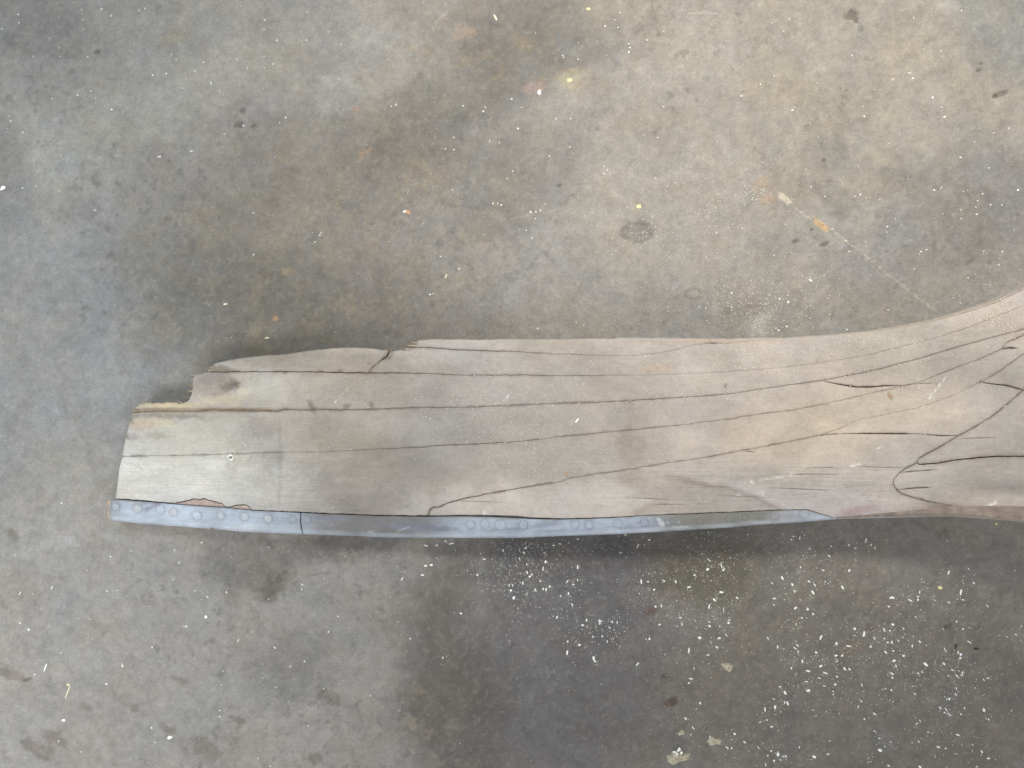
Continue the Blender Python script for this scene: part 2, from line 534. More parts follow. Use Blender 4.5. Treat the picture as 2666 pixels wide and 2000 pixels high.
# ------------------------------------------------------------------ the blade: outlines and glue lines traced in photograph pixels
TOP = [(280, 1040), (342, 1040), (490, 1000), (547, 958), (590, 939), (684, 926), (756, 921), (852, 908), (1014, 911), (1077, 896), (1091, 886),
       (1134, 883), (1300, 883), (1606, 881), (1731, 880), (1900, 881.5), (1972, 879.5), (2040, 878), (2166, 871), (2257, 862), (2347, 847),
       (2438, 829), (2528, 804), (2596, 781), (2666, 747), (2760, 690), (2900, 620), (3300, 600)]
BOT = [(280, 1352), (358, 1363), (503, 1374), (630, 1385), (785, 1391), (985, 1399), (1103, 1401), (1350, 1401), (1457, 1396), (1613, 1391), (1751, 1383),
       (1900, 1374), (1958, 1368), (2076, 1361), (2178, 1352), (2302, 1349), (2415, 1345.5), (2483, 1345), (2551, 1350), (2619, 1355.5), (2666, 1361),
       (2760, 1380), (2900, 1430), (3300, 1450)]
tx, ty = np.array(TOP).T
bx_, by_ = np.array(BOT).T


def surf(px, py):
    """height of the blade's upper face over the floor (m)"""
    px = np.asarray(px, float)
    py = np.asarray(py, float)
    t, b = np.interp(px, tx, ty), np.interp(px, bx_, by_)
    v = np.clip((py - t) / (b - t), -.05, 1.05)
    zs = np.interp(px, [200, 800, 1400, 2000, 2400, 2700, 3000], [.021, .036, .058, .082, .104, .130, .155])
    A = np.interp(px, [200, 1000, 2000, 2700], [.003, .008, .012, .016])
    C = np.interp(px, [200, 1000, 2000, 2700], [.003, .006, .009, .014])
    z = zs + A * (1 - 2 * v) + C * (1 - (2 * v - 1) ** 2)
    # hub swelling on the right: a shallow valley runs into it
    z = z - .010 * np.exp(-((px - 2330) / 260) ** 2) * np.exp(-((v - .55) / .28) ** 2)
    z = z - .012 * np.exp(-((py - 1292 - (px - 2600) * .05) / 30) ** 2) * sstep(2430, 2640, px)
    z = z + .0010 * (fbm(px, py, 260, 3, 120, 2.5, 1) - .5)
    # the boards to the left are stepped where the face has split
    return z


L1 = [(1071, 906), (1103, 905), (1181, 910), (1259, 913), (1350, 916), (1398, 919.5), (1496, 923), (1574, 927), (1633, 927), (1700, 922), (1755, 912), (1809, 897), (1900, 893), (1976, 886.5), (2040, 879)]
L2 = [(539, 969.5), (612, 968), (731, 968), (828, 968.5), (879, 970), (958, 971), (1063, 971), (1142, 974), (1220, 977), (1350, 976.5), (1457, 979), (1574, 978), (1633, 977.5),
      (1731, 976), (1850, 971), (2031, 958), (2130, 946), (2257, 926), (2347, 903), (2438, 880), (2528, 850), (2600, 822), (2666, 795), (2760, 748), (2900, 690)]
L3 = [(346, 1074), (405, 1071), (510, 1072), (550, 1068), (612, 1069), (720, 1071), (742, 1067), (807, 1068), (850, 1067), (887, 1068), (985, 1066), (1083, 1062), (1201, 1061), (1300, 1058),
      (1457, 1051), (1606, 1046), (1770, 1036), (1850, 1031), (1900, 1026), (2031, 1007), (2144, 991), (2257, 969), (2307, 957), (2392, 935), (2474, 910), (2555, 887), (2666, 858), (2760, 820), (2900, 770)]
L4 = [(319, 1188), (467, 1186), (575, 1183), (630, 1181), (738, 1177), (848, 1177), (946, 1171), (1071, 1166), (1161, 1160), (1259, 1156), (1350, 1150), (1476, 1136), (1594, 1124), (1692, 1115),
      (1790, 1105), (1900, 1091), (1963, 1080), (2067, 1068), (2166, 1048), (2257, 1027), (2347, 1007), (2392, 996), (2483, 960), (2555, 933), (2609, 909), (2618, 894), (2637, 885), (2666, 872), (2760, 838), (2900, 790)]
L5 = [(1114, 1342), (1120, 1327), (1128, 1321), (1146, 1319), (1165, 1309), (1185, 1304), (1208, 1298), (1255, 1289), (1299, 1280), (1350, 1272), (1400, 1263), (1461, 1255), (1476, 1247),
      (1543, 1235), (1613, 1227), (1692, 1213), (1790, 1198), (1850, 1189), (1940, 1172), (2053, 1151), (2121, 1136), (2166, 1124), (2243, 1093), (2392, 1062), (2483, 1030), (2553, 994)]
V2 = [(2553, 994), (2569, 987), (2609, 962), (2666, 921), (2760, 868), (2900, 815)]
V2C = [(2553, 994), (2560, 996), (2591, 1001), (2628, 1005), (2664, 1016)]
GL = [(2664, 1016), (2618, 1057), (2573, 1091), (2524, 1120), (2496, 1134), (2456, 1159), (2422, 1177), (2392, 1193), (2387, 1205)]
GX = [(2664, 1016), (2760, 955), (2900, 890)]
C2 = [(2387, 1205), (2395, 1210), (2438, 1206), (2483, 1199), (2537, 1193), (2582, 1189), (2666, 1188), (2760, 1184), (2900, 1180)]
NO = [(2387, 1205), (2361, 1218), (2340, 1233), (2327, 1249), (2325, 1261), (2331, 1270), (2338, 1279), (2347, 1286), (2370, 1293), (2415, 1306), (2447, 1311), (2483, 1319), (2528, 1328), (2596, 1337), (2666, 1342), (2760, 1358), (2900, 1390)]
SPLIT = [(1014, 911), (1009, 927), (993, 938), (973, 953), (958, 971)]
MT_A = [(301, 1299), (380, 1305), (456, 1312), (575, 1320), (659, 1328), (782, 1334), (850, 1337), (985, 1342), (1103, 1344)]
NOTCH = [(301, 1297), (380, 1303), (456, 1310), (481, 1304), (503, 1298), (518, 1300), (532, 1297), (545, 1302), (557, 1304), (579, 1311), (588, 1320), (600, 1319), (612, 1315), (637, 1313), (648, 1318), (657, 1327), (782, 1333), (850, 1336), (985, 1341), (1114, 1342)]
MT_B = [(1114, 1345), (1201, 1344), (1283, 1346), (1350, 1349), (1378, 1351), (1465, 1352.5), (1574, 1349), (1653, 1344), (1731, 1340), (1798, 1338), (1841, 1336), (1900, 1334), (2008, 1329), (2103, 1327.5), (2178, 1351)]
WB_B = [(1114, 1342), (1201, 1341), (1283, 1341.5), (1350, 1343.5), (1378, 1347), (1465, 1350), (1574, 1347.5), (1653, 1343), (1731, 1339), (1798, 1337), (1841, 1335), (1900, 1333), (2008, 1328), (2103, 1326.5), (2178, 1351)]
BOT_R = [p for p in BOT if 2178 <= p[0] <= 2900]
TOP_R = [p for p in TOP if 2040 <= p[0] <= 2900]

TH = RNG  # raggedness source


def dense(line, step=4.0):
    out = []
    for (a, b) in zip(line[:-1], line[1:]):
        d = math.hypot(b[0] - a[0], b[1] - a[1])
        n = max(1, int(round(d / step)))
        for k in range(n):
            t = k / n
            out.append((a[0] + (b[0] - a[0]) * t, a[1] + (b[1] - a[1]) * t))
    out.append(line[-1])
    return out


def ragged(line, amp, size=9, seed=0, step=4.0):
    P = np.array(dense(line, step))
    n = fbm(P[:, 0], P[:, 1], size, 3, 200 + seed) - .5
    m = fbm(P[:, 0], P[:, 1], size, 3, 230 + seed) - .5
    fade = np.ones(len(P))
    fade[0] = fade[-1] = 0
    P[:, 1] += amp * 2 * n * fade
    P[:, 0] += amp * .6 * m * fade
    return [tuple(p) for p in P]


RL1, RL2, RL3, RL4, RL5 = (ragged(l, 1.6, 13, i) for i, l in enumerate((L1, L2, L3, L4, L5)))
RV2, RV2C, RGL, RGX, RC2, RNO = (ragged(l, 1.4, 12, 7 + i) for i, l in enumerate((V2, V2C, GL, GX, C2, NO)))
RSPLIT = ragged(SPLIT, 2.5, 8, 14)
RNOTCH = ragged(NOTCH, 1.8, 7, 15, 3)
RWB = ragged(WB_B, 1.0, 18, 16)
T_B1 = ragged([(1071, 906), (1077, 896), (1091, 886), (1134, 883), (1205, 884), (1275, 885), (1300, 883), (1457, 883), (1606, 881.5), (1610, 879), (1731, 880), (1900, 881.5), (1972, 879.5), (2040, 879)], 1.2, 14, 17)
T_B2A = ragged([(539, 969.5), (547, 958), (561, 946), (590, 939), (630, 932), (684, 926), (756, 921), (800, 914), (852, 908), (907, 905), (969, 907), (993, 911), (1014, 911)], 1.2, 11, 18)
T_B2B = ragged([(1014, 911), (1024, 914), (1056, 911), (1071, 906)], 2.6, 7, 19, 2.5)
RTOPR = ragged([(2040, 879)] + TOP_R[1:], .5, 40, 20)
LEFT3 = ragged([(346, 1074), (353, 1060), (366, 1050), (395, 1047), (467, 1049), (488, 1047), (492, 1042), (500, 1027), (501, 1006), (503, 984), (505, 977), (518, 973), (539, 969.5)], 4.2, 7, 21, 2.5)
LEFT4 = ragged([(346, 1074), (342, 1079), (333, 1118), (325, 1150), (319, 1188)], 2.4, 8, 22, 3)
LEFT5 = ragged([(319, 1188), (311, 1219), (306, 1258), (301, 1297)], 1.0, 9, 23)


def rev(l):
    return list(reversed(l))


def join(*lines):
    out = []
    for l in lines:
        for p in l:
            if not out or math.hypot(p[0] - out[-1][0], p[1] - out[-1][1]) > .4:
                out.append(p)
    if math.hypot(out[0][0] - out[-1][0], out[0][1] - out[-1][1]) < .5:
        out.pop()
    return out


def cap(a, b):
    return dense([a, b], 12)[1:-1]


l1_end = RL1
BOARDS = {
    'b1': join(T_B1, rev(RL1)),
    'b2a': join(T_B2A, RSPLIT, rev([p for p in RL2 if p[0] < 958])),
    'b2b': join(T_B2B, RL1, RTOPR, cap(RTOPR[-1], RL2[-1]), rev([p for p in RL2 if p[0] > 958]), rev(RSPLIT)),
    'b3': join(LEFT3, RL2, cap(RL2[-1], RL3[-1]), rev(RL3)),
    'b4': join(rev(LEFT4), RL3, cap(RL3[-1], RL4[-1]), rev(RL4)),
    'b5': join(rev(LEFT5), RL4, cap(RL4[-1], RV2[-1]), rev(RV2), rev(RL5), rev(RNOTCH)),
    'b6': join(RL5, RV2C, RGL, RNO, cap(RNO[-1], BOT_R[-1]), rev(dense(BOT_R, 5)), rev(RWB)),
    'r1': join(RV2, cap(RV2[-1], RGX[-1]), rev(RGX), rev(RV2C)),
    'r2': join(rev(RGL), RGX, cap(RGX[-1], RC2[-1]), rev(RC2)),
    'r3': join(RC2, cap(RC2[-1], RNO[-1]), rev(RNO)),
}
# how open each joint is (full width in pixels): line -> list of (x, width)
JOINTS = [(RL1, [(1071, 2.5), (1180, 2.4), (1500, 1.6), (1640, .5), (2100, .5)]),
          (RL2, [(539, 2.5), (880, 3.4), (1000, 2.0), (1300, 2.4), (1480, 2.2), (1640, .7), (1800, .4), (2100, .7), (2900, .9)]),
          (RL3, [(346, 1), (600, 2.4), (850, 3.4), (1000, 2.5), (1200, 2.2), (1500, 2.4), (2000, 1.6), (2900, 1.5)]),
          (RL4, [(319, 2.4), (700, 1.6), (1000, 1.0), (1250, 2.4), (1700, 2.0), (2300, 1.4), (2600, 2.0), (2640, 3.0), (2900, 2)]),
          (RL5, [(1114, 3.0), (1300, 2.8), (1600, 2.2), (2000, 2.2), (2150, 1.6), (2300, .6), (2500, .8), (2553, 2)]),
          (RV2, [(2553, 2.0), (2900, 1.8)]), (RV2C, [(2553, 4), (2600, 4.5), (2664, 5)]), (RGL, [(2380, 3), (2500, 2.6), (2664, 3)]), (RGX, [(2664, 2), (2900, 2)]),
          (RC2, [(2387, 5), (2500, 6.0), (2600, 5), (2900, 4)]), (RNO, [(2325, 4.2), (2350, 3.4), (2420, 2.6), (2700, 2.0)]),
          (RSPLIT, [(958, 1.6), (990, 3.0), (1005, 6.0), (1014, 7)])]
# cracks inside a board: (points, half width px, depth m)
CRACKS = [([(2144, 992), (2166, 997.5), (2203, 1004), (2230, 1008), (2266, 1008), (2302, 1005), (2352, 1004)], 2.0, .006),
          ([(2352, 1004), (2392, 999), (2440, 998)], 1.0, .0015),
          ([(2121, 1136), (2166, 1131), (2194, 1129.5)], 1.3, .003),
          ([(2194, 1129.5), (2257, 1129), (2347, 1129.5), (2392, 1130)], 2.0, .006),
          ([(2392, 1130), (2451, 1135), (2496, 1134)], 1.5, .004),
          ([(2496, 1143), (2540, 1141), (2590, 1140)], 1.2, .002),
          ([(2609, 909), (2630, 906), (2648, 907)], 2.0, .005),
          ([(2230, 1215), (2300, 1217), (2357, 1218)], 1.1, .002), ([(2100, 1219), (2180, 1217)], .9, .0015),
          ([(2340, 1231), (2380, 1227), (2440, 1223)], 1.2, .003), ([(2340, 1275), (2380, 1271), (2430, 1268)], 1.5, .004),
          ([(2050, 1236), (2120, 1235), (2185, 1236)], 1.2, .002), ([(2000, 1270), (2090, 1274), (2180, 1278)], 1.0, .0015),
          ([(1940, 1175), (1965, 1178)], 1.0, .002), ([(1630, 1296), (1700, 1299), (1760, 1303)], 1.0, .0015), ([(1700, 1313), (1790, 1315)], 1.0, .0015),
          ([(1185, 1304), (1240, 1306), (1310, 1308)], 1.1, .0015), ([(620, 1006), (610, 1000), (622, 996)], 3.0, .002),
          ([(2600, 1340), (2666, 1344)], 1.0, .002), ([(1800, 1263), (1900, 1268)], .8, .001), ([(1870, 1290), (1960, 1294), (2040, 1297)], .8, .0012),
          ([(360, 1215), (372, 1222)], 1.2, .001), ([(315, 1203), (345, 1206)], 1.2, .001), ([(1835, 893), (1880, 895)], 1.2, .002)]
DARK_SPOTS = [(812, 1058, 8, 16), (905, 1058, 12, 7), (968, 1056, 5, 9), (1008, 930, 12, 9), (600, 1005, 24, 12), (2318, 1030, 5, 9), (745, 969, 6, 3), (885, 966, 8, 5),
              (1890, 1003, 5, 8), (2400, 1300, 5, 4)]


def joint_width(px, py):
    """half width to draw a boundary vertex in by"""
    w = np.full(len(px), .05)
    for line, prof in JOINTS:
        d = seg_dist(px, py, line)
        xs, ws = np.array(prof, float).T
        ww = np.interp(px, xs, ws)
        ww = np.where(ww < 1.3, .05, ww * np.where(ww < 2.6, .13, .25))
        w = np.where(d < .9, ww * (.75 + .5 * fbm(px, py, 30, 2, 300)), w)
    return w


def taper(px, py, pts):
    (ax, ay), (bx, by) = pts[0], pts[-1]
    ln = math.hypot(bx - ax, by - ay)
    e = np.minimum(np.hypot(px - ax, py - ay), np.hypot(px - bx, py - by))
    return np.clip(.25 + e / (.3 * ln), .25, 1) * (.7 + .6 * fbm(px, py, 22, 2, 310))


def wood_tone(px, py):
    n = len(px)
    c = np.tile(np.array([.405, .355, .310]), (n, 1))
    # greyer, paler tip; tan root; mauve-brown middle
    c = mixc(c, (.475, .45, .405), sstep(1000, 420, px + 120 * (fbm(px, py, 160, 3, 100) - .5)) * (.35 + .5 * sstep(1060, 1120, py)))
    c = mixc(c, (.315, .285, .262), blob(px, py, 1280, 1080, 420, 170, 4, 1.2, .4, 101) * .7)
    c = mixc(c, (.49, .415, .335), blob(px, py, 2150, 1120, 420, 90, 14, 1.2, .4, 102) * .75)
    c = mixc(c, (.42, .37, .30), blob(px, py, 900, 1180, 200, 90, 0, 1.2, .4, 103) * .35)
    c = mixc(c, (.56, .505, .47), blob(px, py, 1500, 1310, 420, 50, 0, 1.2, .4, 104) * .7)
    c = mixc(c, (.52, .45, .42), blob(px, py, 2150, 1310, 230, 40, -4, 1.1, .5, 105) * .6)
    c = mixc(c, (.25, .215, .18), blob(px, py, 970, 1260, 170, 120, 30, 1.2, .4, 106) * .62)  # shadow band across the blade, painted here and just below
    c = mixc(c, (.27, .235, .20), blob(px, py, 900, 1140, 120, 40, -8, 1.1, .6, 107) * .5)
    c = mixc(c, (.24, .21, .18), blob(px, py, 880, 1290, 60, 40, -20, 1.1, .7, 108) * .5)
    c = mixc(c, (.27, .23, .20), blob(px, py, 680, 1220, 60, 34, 0, 1.1, .7, 109) * .55)
    c = mixc(c, (.30, .255, .22), blob(px, py, 690, 1110, 55, 25, 0, 1.1, .7, 110) * .5)
    c = mixc(c, (.27, .22, .175), blob(px, py, 1640, 1180, 40, 70, 12, 1.0, .6, 111) * .4)  # second shadow band put into the wood's colour
    # shadow edge across the lower board, painted into the wood
    shade = poly_mask(px, py, [(1560, 1238), (1690, 1229), (1760, 1240), (1830, 1258), (1900, 1272), (1960, 1290), (2000, 1308), (2055, 1330), (1900, 1340), (1640, 1345), (1690, 1300)], 10, 12, 40, 112)
    c = mixc(c, (.285, .232, .178), shade * .42)
    c = mixc(c, (.21, .16, .13), line_mask(px, py, [(1740, 1238), (1830, 1262), (1900, 1272), (1960, 1292), (2000, 1312), (2040, 1330)], 7, 113, .5) * .4)
    # tip: bare yellow wood and smoke-dark patches
    c = mixc(c, (.54, .43, .25), blob(px, py, 425, 1055, 85, 6, 0, .8, .9, 114, 12) * .7)
    c = mixc(c, (.30, .22, .14), poly_mask(px, py, [(346, 1064), (405, 1062), (510, 1063), (620, 1062), (700, 1065), (720, 1073), (346, 1078)], 2.5, 2, 20, 115) * .7)  # shaded lower face of the split step, painted darker
    c = mixc(c, (.24, .21, .19), blob(px, py, 550, 985, 55, 18, 4, .9, .6, 116) * .75)
    c = mixc(c, (.27, .225, .19), blob(px, py, 560, 1010, 75, 20, 8, .9, .7, 117, 18) * .6)
    c = mixc(c, (.52, .42, .28), blob(px, py, 590, 1040, 62, 16, 0, .9, .7, 118, 18) * .5)
    c = mixc(c, (.55, .45, .30), blob(px, py, 632, 1018, 14, 10, 0, .9, .7, 119, 10) * .7)
    c = mixc(c, (.52, .48, .43), blob(px, py, 690, 1010, 60, 40, 0, 1.0, .6, 121) * .6)
    c = mixc(c, (.19, .145, .11), blob(px, py, 570, 960, 44, 8, -6, .8, .6, 122, 12) * .75)
    c = mixc(c, (.22, .195, .175), blob(px, py, 420, 1085, 90, 7, 0, .9, .8, 123, 12) * .7)
    c = mixc(c, (.52, .44, .31), blob(px, py, 390, 1100, 60, 12, 0, .9, .9, 124, 12) * .6)
    c = mixc(c, (.40, .30, .24), blob(px, py, 370, 1110, 40, 14, 0, .9, .8, 125, 16) * .5)
    c = mixc(c, (.27, .24, .22), blob(px, py, 345, 1140, 16, 12, 0, .9, .8, 126, 12) * .5)
    c = mixc(c, (.27, .23, .20), blob(px, py, 615, 1212, 22, 16, 0, .9, .7, 127, 14) * .7)
    c = mixc(c, (.31, .26, .22), blob(px, py, 410, 1135, 30, 8, 0, .9, .8, 128, 14) * .45)
    c = mixc(c, (.60, .54, .44), blob(px, py, 640, 1215, 45, 26, -30, 1.0, .9, 129, 12) * .45)
    c = mixc(c, (.63, .605, .55), blob(px, py, 450, 1245, 260, 62, 0, 1.2, .4, 130) * .75)
    c = mixc(c, (.22, .18, .15), line_mask(px, py, [(728, 1095), (730, 1180), (727, 1310)], 4, 131, .8) * .3)
    c = mixc(c, (.46, .31, .20), blob(px, py, 1715, 960, 50, 12, 0, 1, .6, 132) * .2)
    c = mixc(c, (.46, .30, .21), blob(px, py, 1850, 889, 240, 6, 0, .9, .5, 133) * .25)
    c = mixc(c, (.30, .19, .16), blob(px, py, 2600, 1333, 170, 9, -3, .9, .8, 134, 12) * .75)
    c = mixc(c, (.40, .24, .24), blob(px, py, 2235, 1328, 45, 9, 8, .9, .9, 135, 10) * .55)
    c = mixc(c, (.17, .12, .10), blob(px, py, 2470, 1322, 50, 7, -6, .9, .9, 136, 8) * .5)
    c = mixc(c, (.42, .35, .29), blob(px, py, 1180, 890, 90, 8, 0, 1, .5, 137) * .5)
    c = mixc(c, (.31, .268, .225), blob(px, py, 800, 938, 240, 36, -4, 1.1, .4, 138) * .85)
    c = mixc(c, (.325, .29, .25), blob(px, py, 2400, 905, 300, 80, -14, 1.2, .4, 139) * .75)
    # pale scuffs
    for i, (a, b, w) in enumerate([((2557, 1328), (2592, 1308), 4), ((1955, 1252), (1962, 1262), 4), ((1978, 1250), (2060, 1238), 2.5), ((2277, 1172), (2298, 1160), 2), ((2215, 1214), (2255, 1205), 2),
                                   ((1305, 1050), (1330, 1022), 1.2), ((2400, 1062), (2470, 970), 1.5), ((1915, 1289), (1930, 1291), 2), ((2040, 1205), (2066, 1245), 1.4), ((1258, 1330), (1262, 1345), 3),
                                   ((1730, 1402), (1750, 1390), 2), ((870, 1050), (905, 1010), 1.2), ((1395, 850), (1396, 851), 1)]):
        c = mixc(c, (.80, .78, .74), line_mask(px, py, [a, ((a[0] + b[0]) / 2 + 1, (a[1] + b[1]) / 2), b], w * .85, 140 + i, 1.0) * .62 * (.3 + .9 * sstep(.38, .6, fbm(px, py, 7, 2, 141))))
    # grime close to the open joints
    for line, prof in JOINTS:
        xs, ws = np.array(prof, float).T
        d = seg_dist(px, py, line)
        w = np.interp(px, xs, ws)
        c = mixc(c, (.20, .155, .12), np.exp(-(d / (1.4 + 1.0 * w)) ** 2) * np.clip(w / 5.5, .09, .45) * (.25 + 1.2 * sstep(.35, .62, fbm(px, py, 26, 3, 320))))
    for pts, w, dep in CRACKS:
        d = seg_dist(px, py, pts)
        c = mixc(c, (.075, .056, .046), np.exp(-(d / (w * .72 * taper(px, py, pts))) ** 2) * min(1, .25 + dep * 95))
    for i, (x, y, rx, ry) in enumerate(DARK_SPOTS):
        c = mixc(c, (.13, .105, .088), blob(px, py, x, y, rx, ry, 20, .8, .9, 160 + i, 7) * .55)
    mot = fbm(px, py, 60, 6, 170, 1.8, 1, .66) - .5
    c = c * (1 + .55 * mot)[:, None]
    wm = fbm(px, py, 130, 4, 171, 1.6, 1) - .5
    c = c * np.stack([1 + .10 * wm, 1 + .02 * wm, 1 - .14 * wm], -1)
    grain = .17 + .34 * sstep(1150, 1260, py) * sstep(1150, 800, px) * (.4 + 1.2 * fbm(px, py, 70, 3, 173)) + .45 * blob(px, py, 2000, 1270, 480, 75, -3, 1.2, .3, 172) + .12 * sstep(700, 400, px)
    c = c * np.array([1.0, 1.015, 1.02])
    return np.hstack([np.clip(c, .02, .9), np.clip(grain, 0, 1)[:, None]])


RIVETS = [(302, 1319, 1), (358, 1324, 0), (418, 1327, 1), (453, 1333, 0), (513, 1342, 1), (575, 1343, 0), (637, 1346, 0), (698, 1350, 0), (761, 1353, 1), (799, 1353, 1),
          (1225, 1366, 1), (1263, 1364, 1), (1303, 1368, 1), (1363, 1367, 1), (1498, 1367, 1), (1534, 1367, 1), (1608, 1365, 1), (1678, 1360, 1), (1753, 1357, 1), (1824, 1356, 1), (1900, 1350, 1),
          (1940, 1346, 1), (2017, 1344, 1), (2094, 1339, 1)]


def metal_tone(px, py):
    c = np.tile(np.array([.335, .38, .44]), (len(px), 1))
    lo = fbm(px, py, 120, 4, 180, 2.5, 1)
    c = mixc(c, (.42, .475, .54), sstep(.42, .62, lo) * .7)
    c = mixc(c, (.30, .30, .30), sstep(330, 290, px) * .6)
    c = mixc(c, (.13, .115, .10), blob(px, py, 960, 1362, 190, 70, 0, 1.1, .35, 181) * .86)  # brown shadow band across the sheath, put into its colour
    c = mixc(c, (.14, .13, .092), blob(px, py, 1880, 1352, 180, 70, 0, .9, .3, 182) * .88)  # olive shadow band near the right end, painted likewise
    c = mixc(c, (.17, .175, .225), blob(px, py, 1095, 1374, 95, 9, -3, .8, .5, 183, 16) * .8)
    c = mixc(c, (.18, .185, .25), line_mask(px, py, [(380, 1328), (414, 1312)], 5, 184, .4) * .8)
    c = mixc(c, (.19, .20, .26), blob(px, py, 850, 1350, 50, 7, 0, .8, .5, 185, 14) * .6)
    c = mixc(c, (.20, .21, .30), blob(px, py, 1470, 1385, 70, 8, 3, .9, .6, 186, 14) * .6)
    c = mixc(c, (.20, .205, .28), blob(px, py, 1410, 1367, 40, 6, 6, .8, .5, 187, 12) * .6)
    c = mixc(c, (.20, .205, .27), blob(px, py, 1680, 1368, 60, 11, 5, .9, .6, 188, 14) * .6)
    c = mixc(c, (.19, .19, .22), blob(px, py, 1320, 1378, 60, 5, 2, .8, .6, 189, 12) * .5)
    c = mixc(c, (.52, .53, .53), blob(px, py, 1720, 1360, 6, 14, 30, .8, .7, 190, 8) * .7)
    c = mixc(c, (.36, .30, .29), blob(px, py, 2050, 1345, 60, 14, 0, 1, .6, 191) * .35)
    c = mixc(c, (.42, .29, .28), blob(px, py, 610, 1380, 60, 4, -4, .8, .6, 192, 10) * .5)
    c = mixc(c, (.5, .52, .53), blob(px, py, 640, 1375, 60, 8, 0, 1, .9, 193, 10) * .4)
    for i, (x, y, k) in enumerate(RIVETS):
        d = np.hypot(px - x, py - y)
        c = mixc(c, (.20, .205, .215), np.exp(-((d - 12) / 2.6) ** 2) * (.2 + .5 * fbm(px, py, 8, 2, 330 + i)))
    rs = random.Random(5)
    for i in range(46):
        x = rs.uniform(300, 2120)
        y = np.interp(x, bx_, by_) - rs.uniform(4, 56)
        L, a = rs.uniform(8, 60), rs.gauss(0, .25)
        m = line_mask(px, py, [(x, y), (x + L * math.cos(a), y - L * math.sin(a))], rs.uniform(1.2, 2.4), 350 + i % 9, .7)
        c = mixc(c, rs.choice([(.56, .58, .60), (.22, .22, .24), (.27, .25, .22)]), m * rs.uniform(.2, .55))
    edge = np.interp(px, bx_, by_) - py
    c = mixc(c, (.46, .50, .55), sstep(16, 4, edge) * (.2 + .6 * fbm(px, py, 50, 3, 341)))  # highlight along the lower rim, painted into the metal
    seam = seg_dist(px, py, MTOP)
    c = mixc(c, (.19, .165, .14), np.exp(-(seam / 4.5) ** 2) * (.06 + .45 * sstep(.4, .65, fbm(px, py, 30, 3, 340))))
    c = c * (1 + .5 * (fbm(px, py, 40, 5, 194) - .5))[:, None]
    return np.hstack([np.clip(c, .03, .8), np.ones((len(px), 1))])


OUT_LINES = dict(top=[T_B2A, T_B2B, T_B1, RTOPR], left=[LEFT3, LEFT4, LEFT5])


def inset(P, w):
    """draw a closed polygon's vertices inward by w (per vertex)"""
    A = np.array(P, float)
    nxt, prv = np.roll(A, -1, 0), np.roll(A, 1, 0)
    area = np.sum(A[:, 0] * nxt[:, 1] - nxt[:, 0] * A[:, 1])
    sgn = 1 if area > 0 else -1
    e1, e2 = A - prv, nxt - A
    e1 /= np.maximum(np.linalg.norm(e1, axis=1, keepdims=True), 1e-6)
    e2 /= np.maximum(np.linalg.norm(e2, axis=1, keepdims=True), 1e-6)
    t = e1 + e2
    t /= np.maximum(np.linalg.norm(t, axis=1, keepdims=True), 1e-6)
    nrm = np.stack([-t[:, 1], t[:, 0]], -1) * sgn
    return A + nrm * w[:, None]


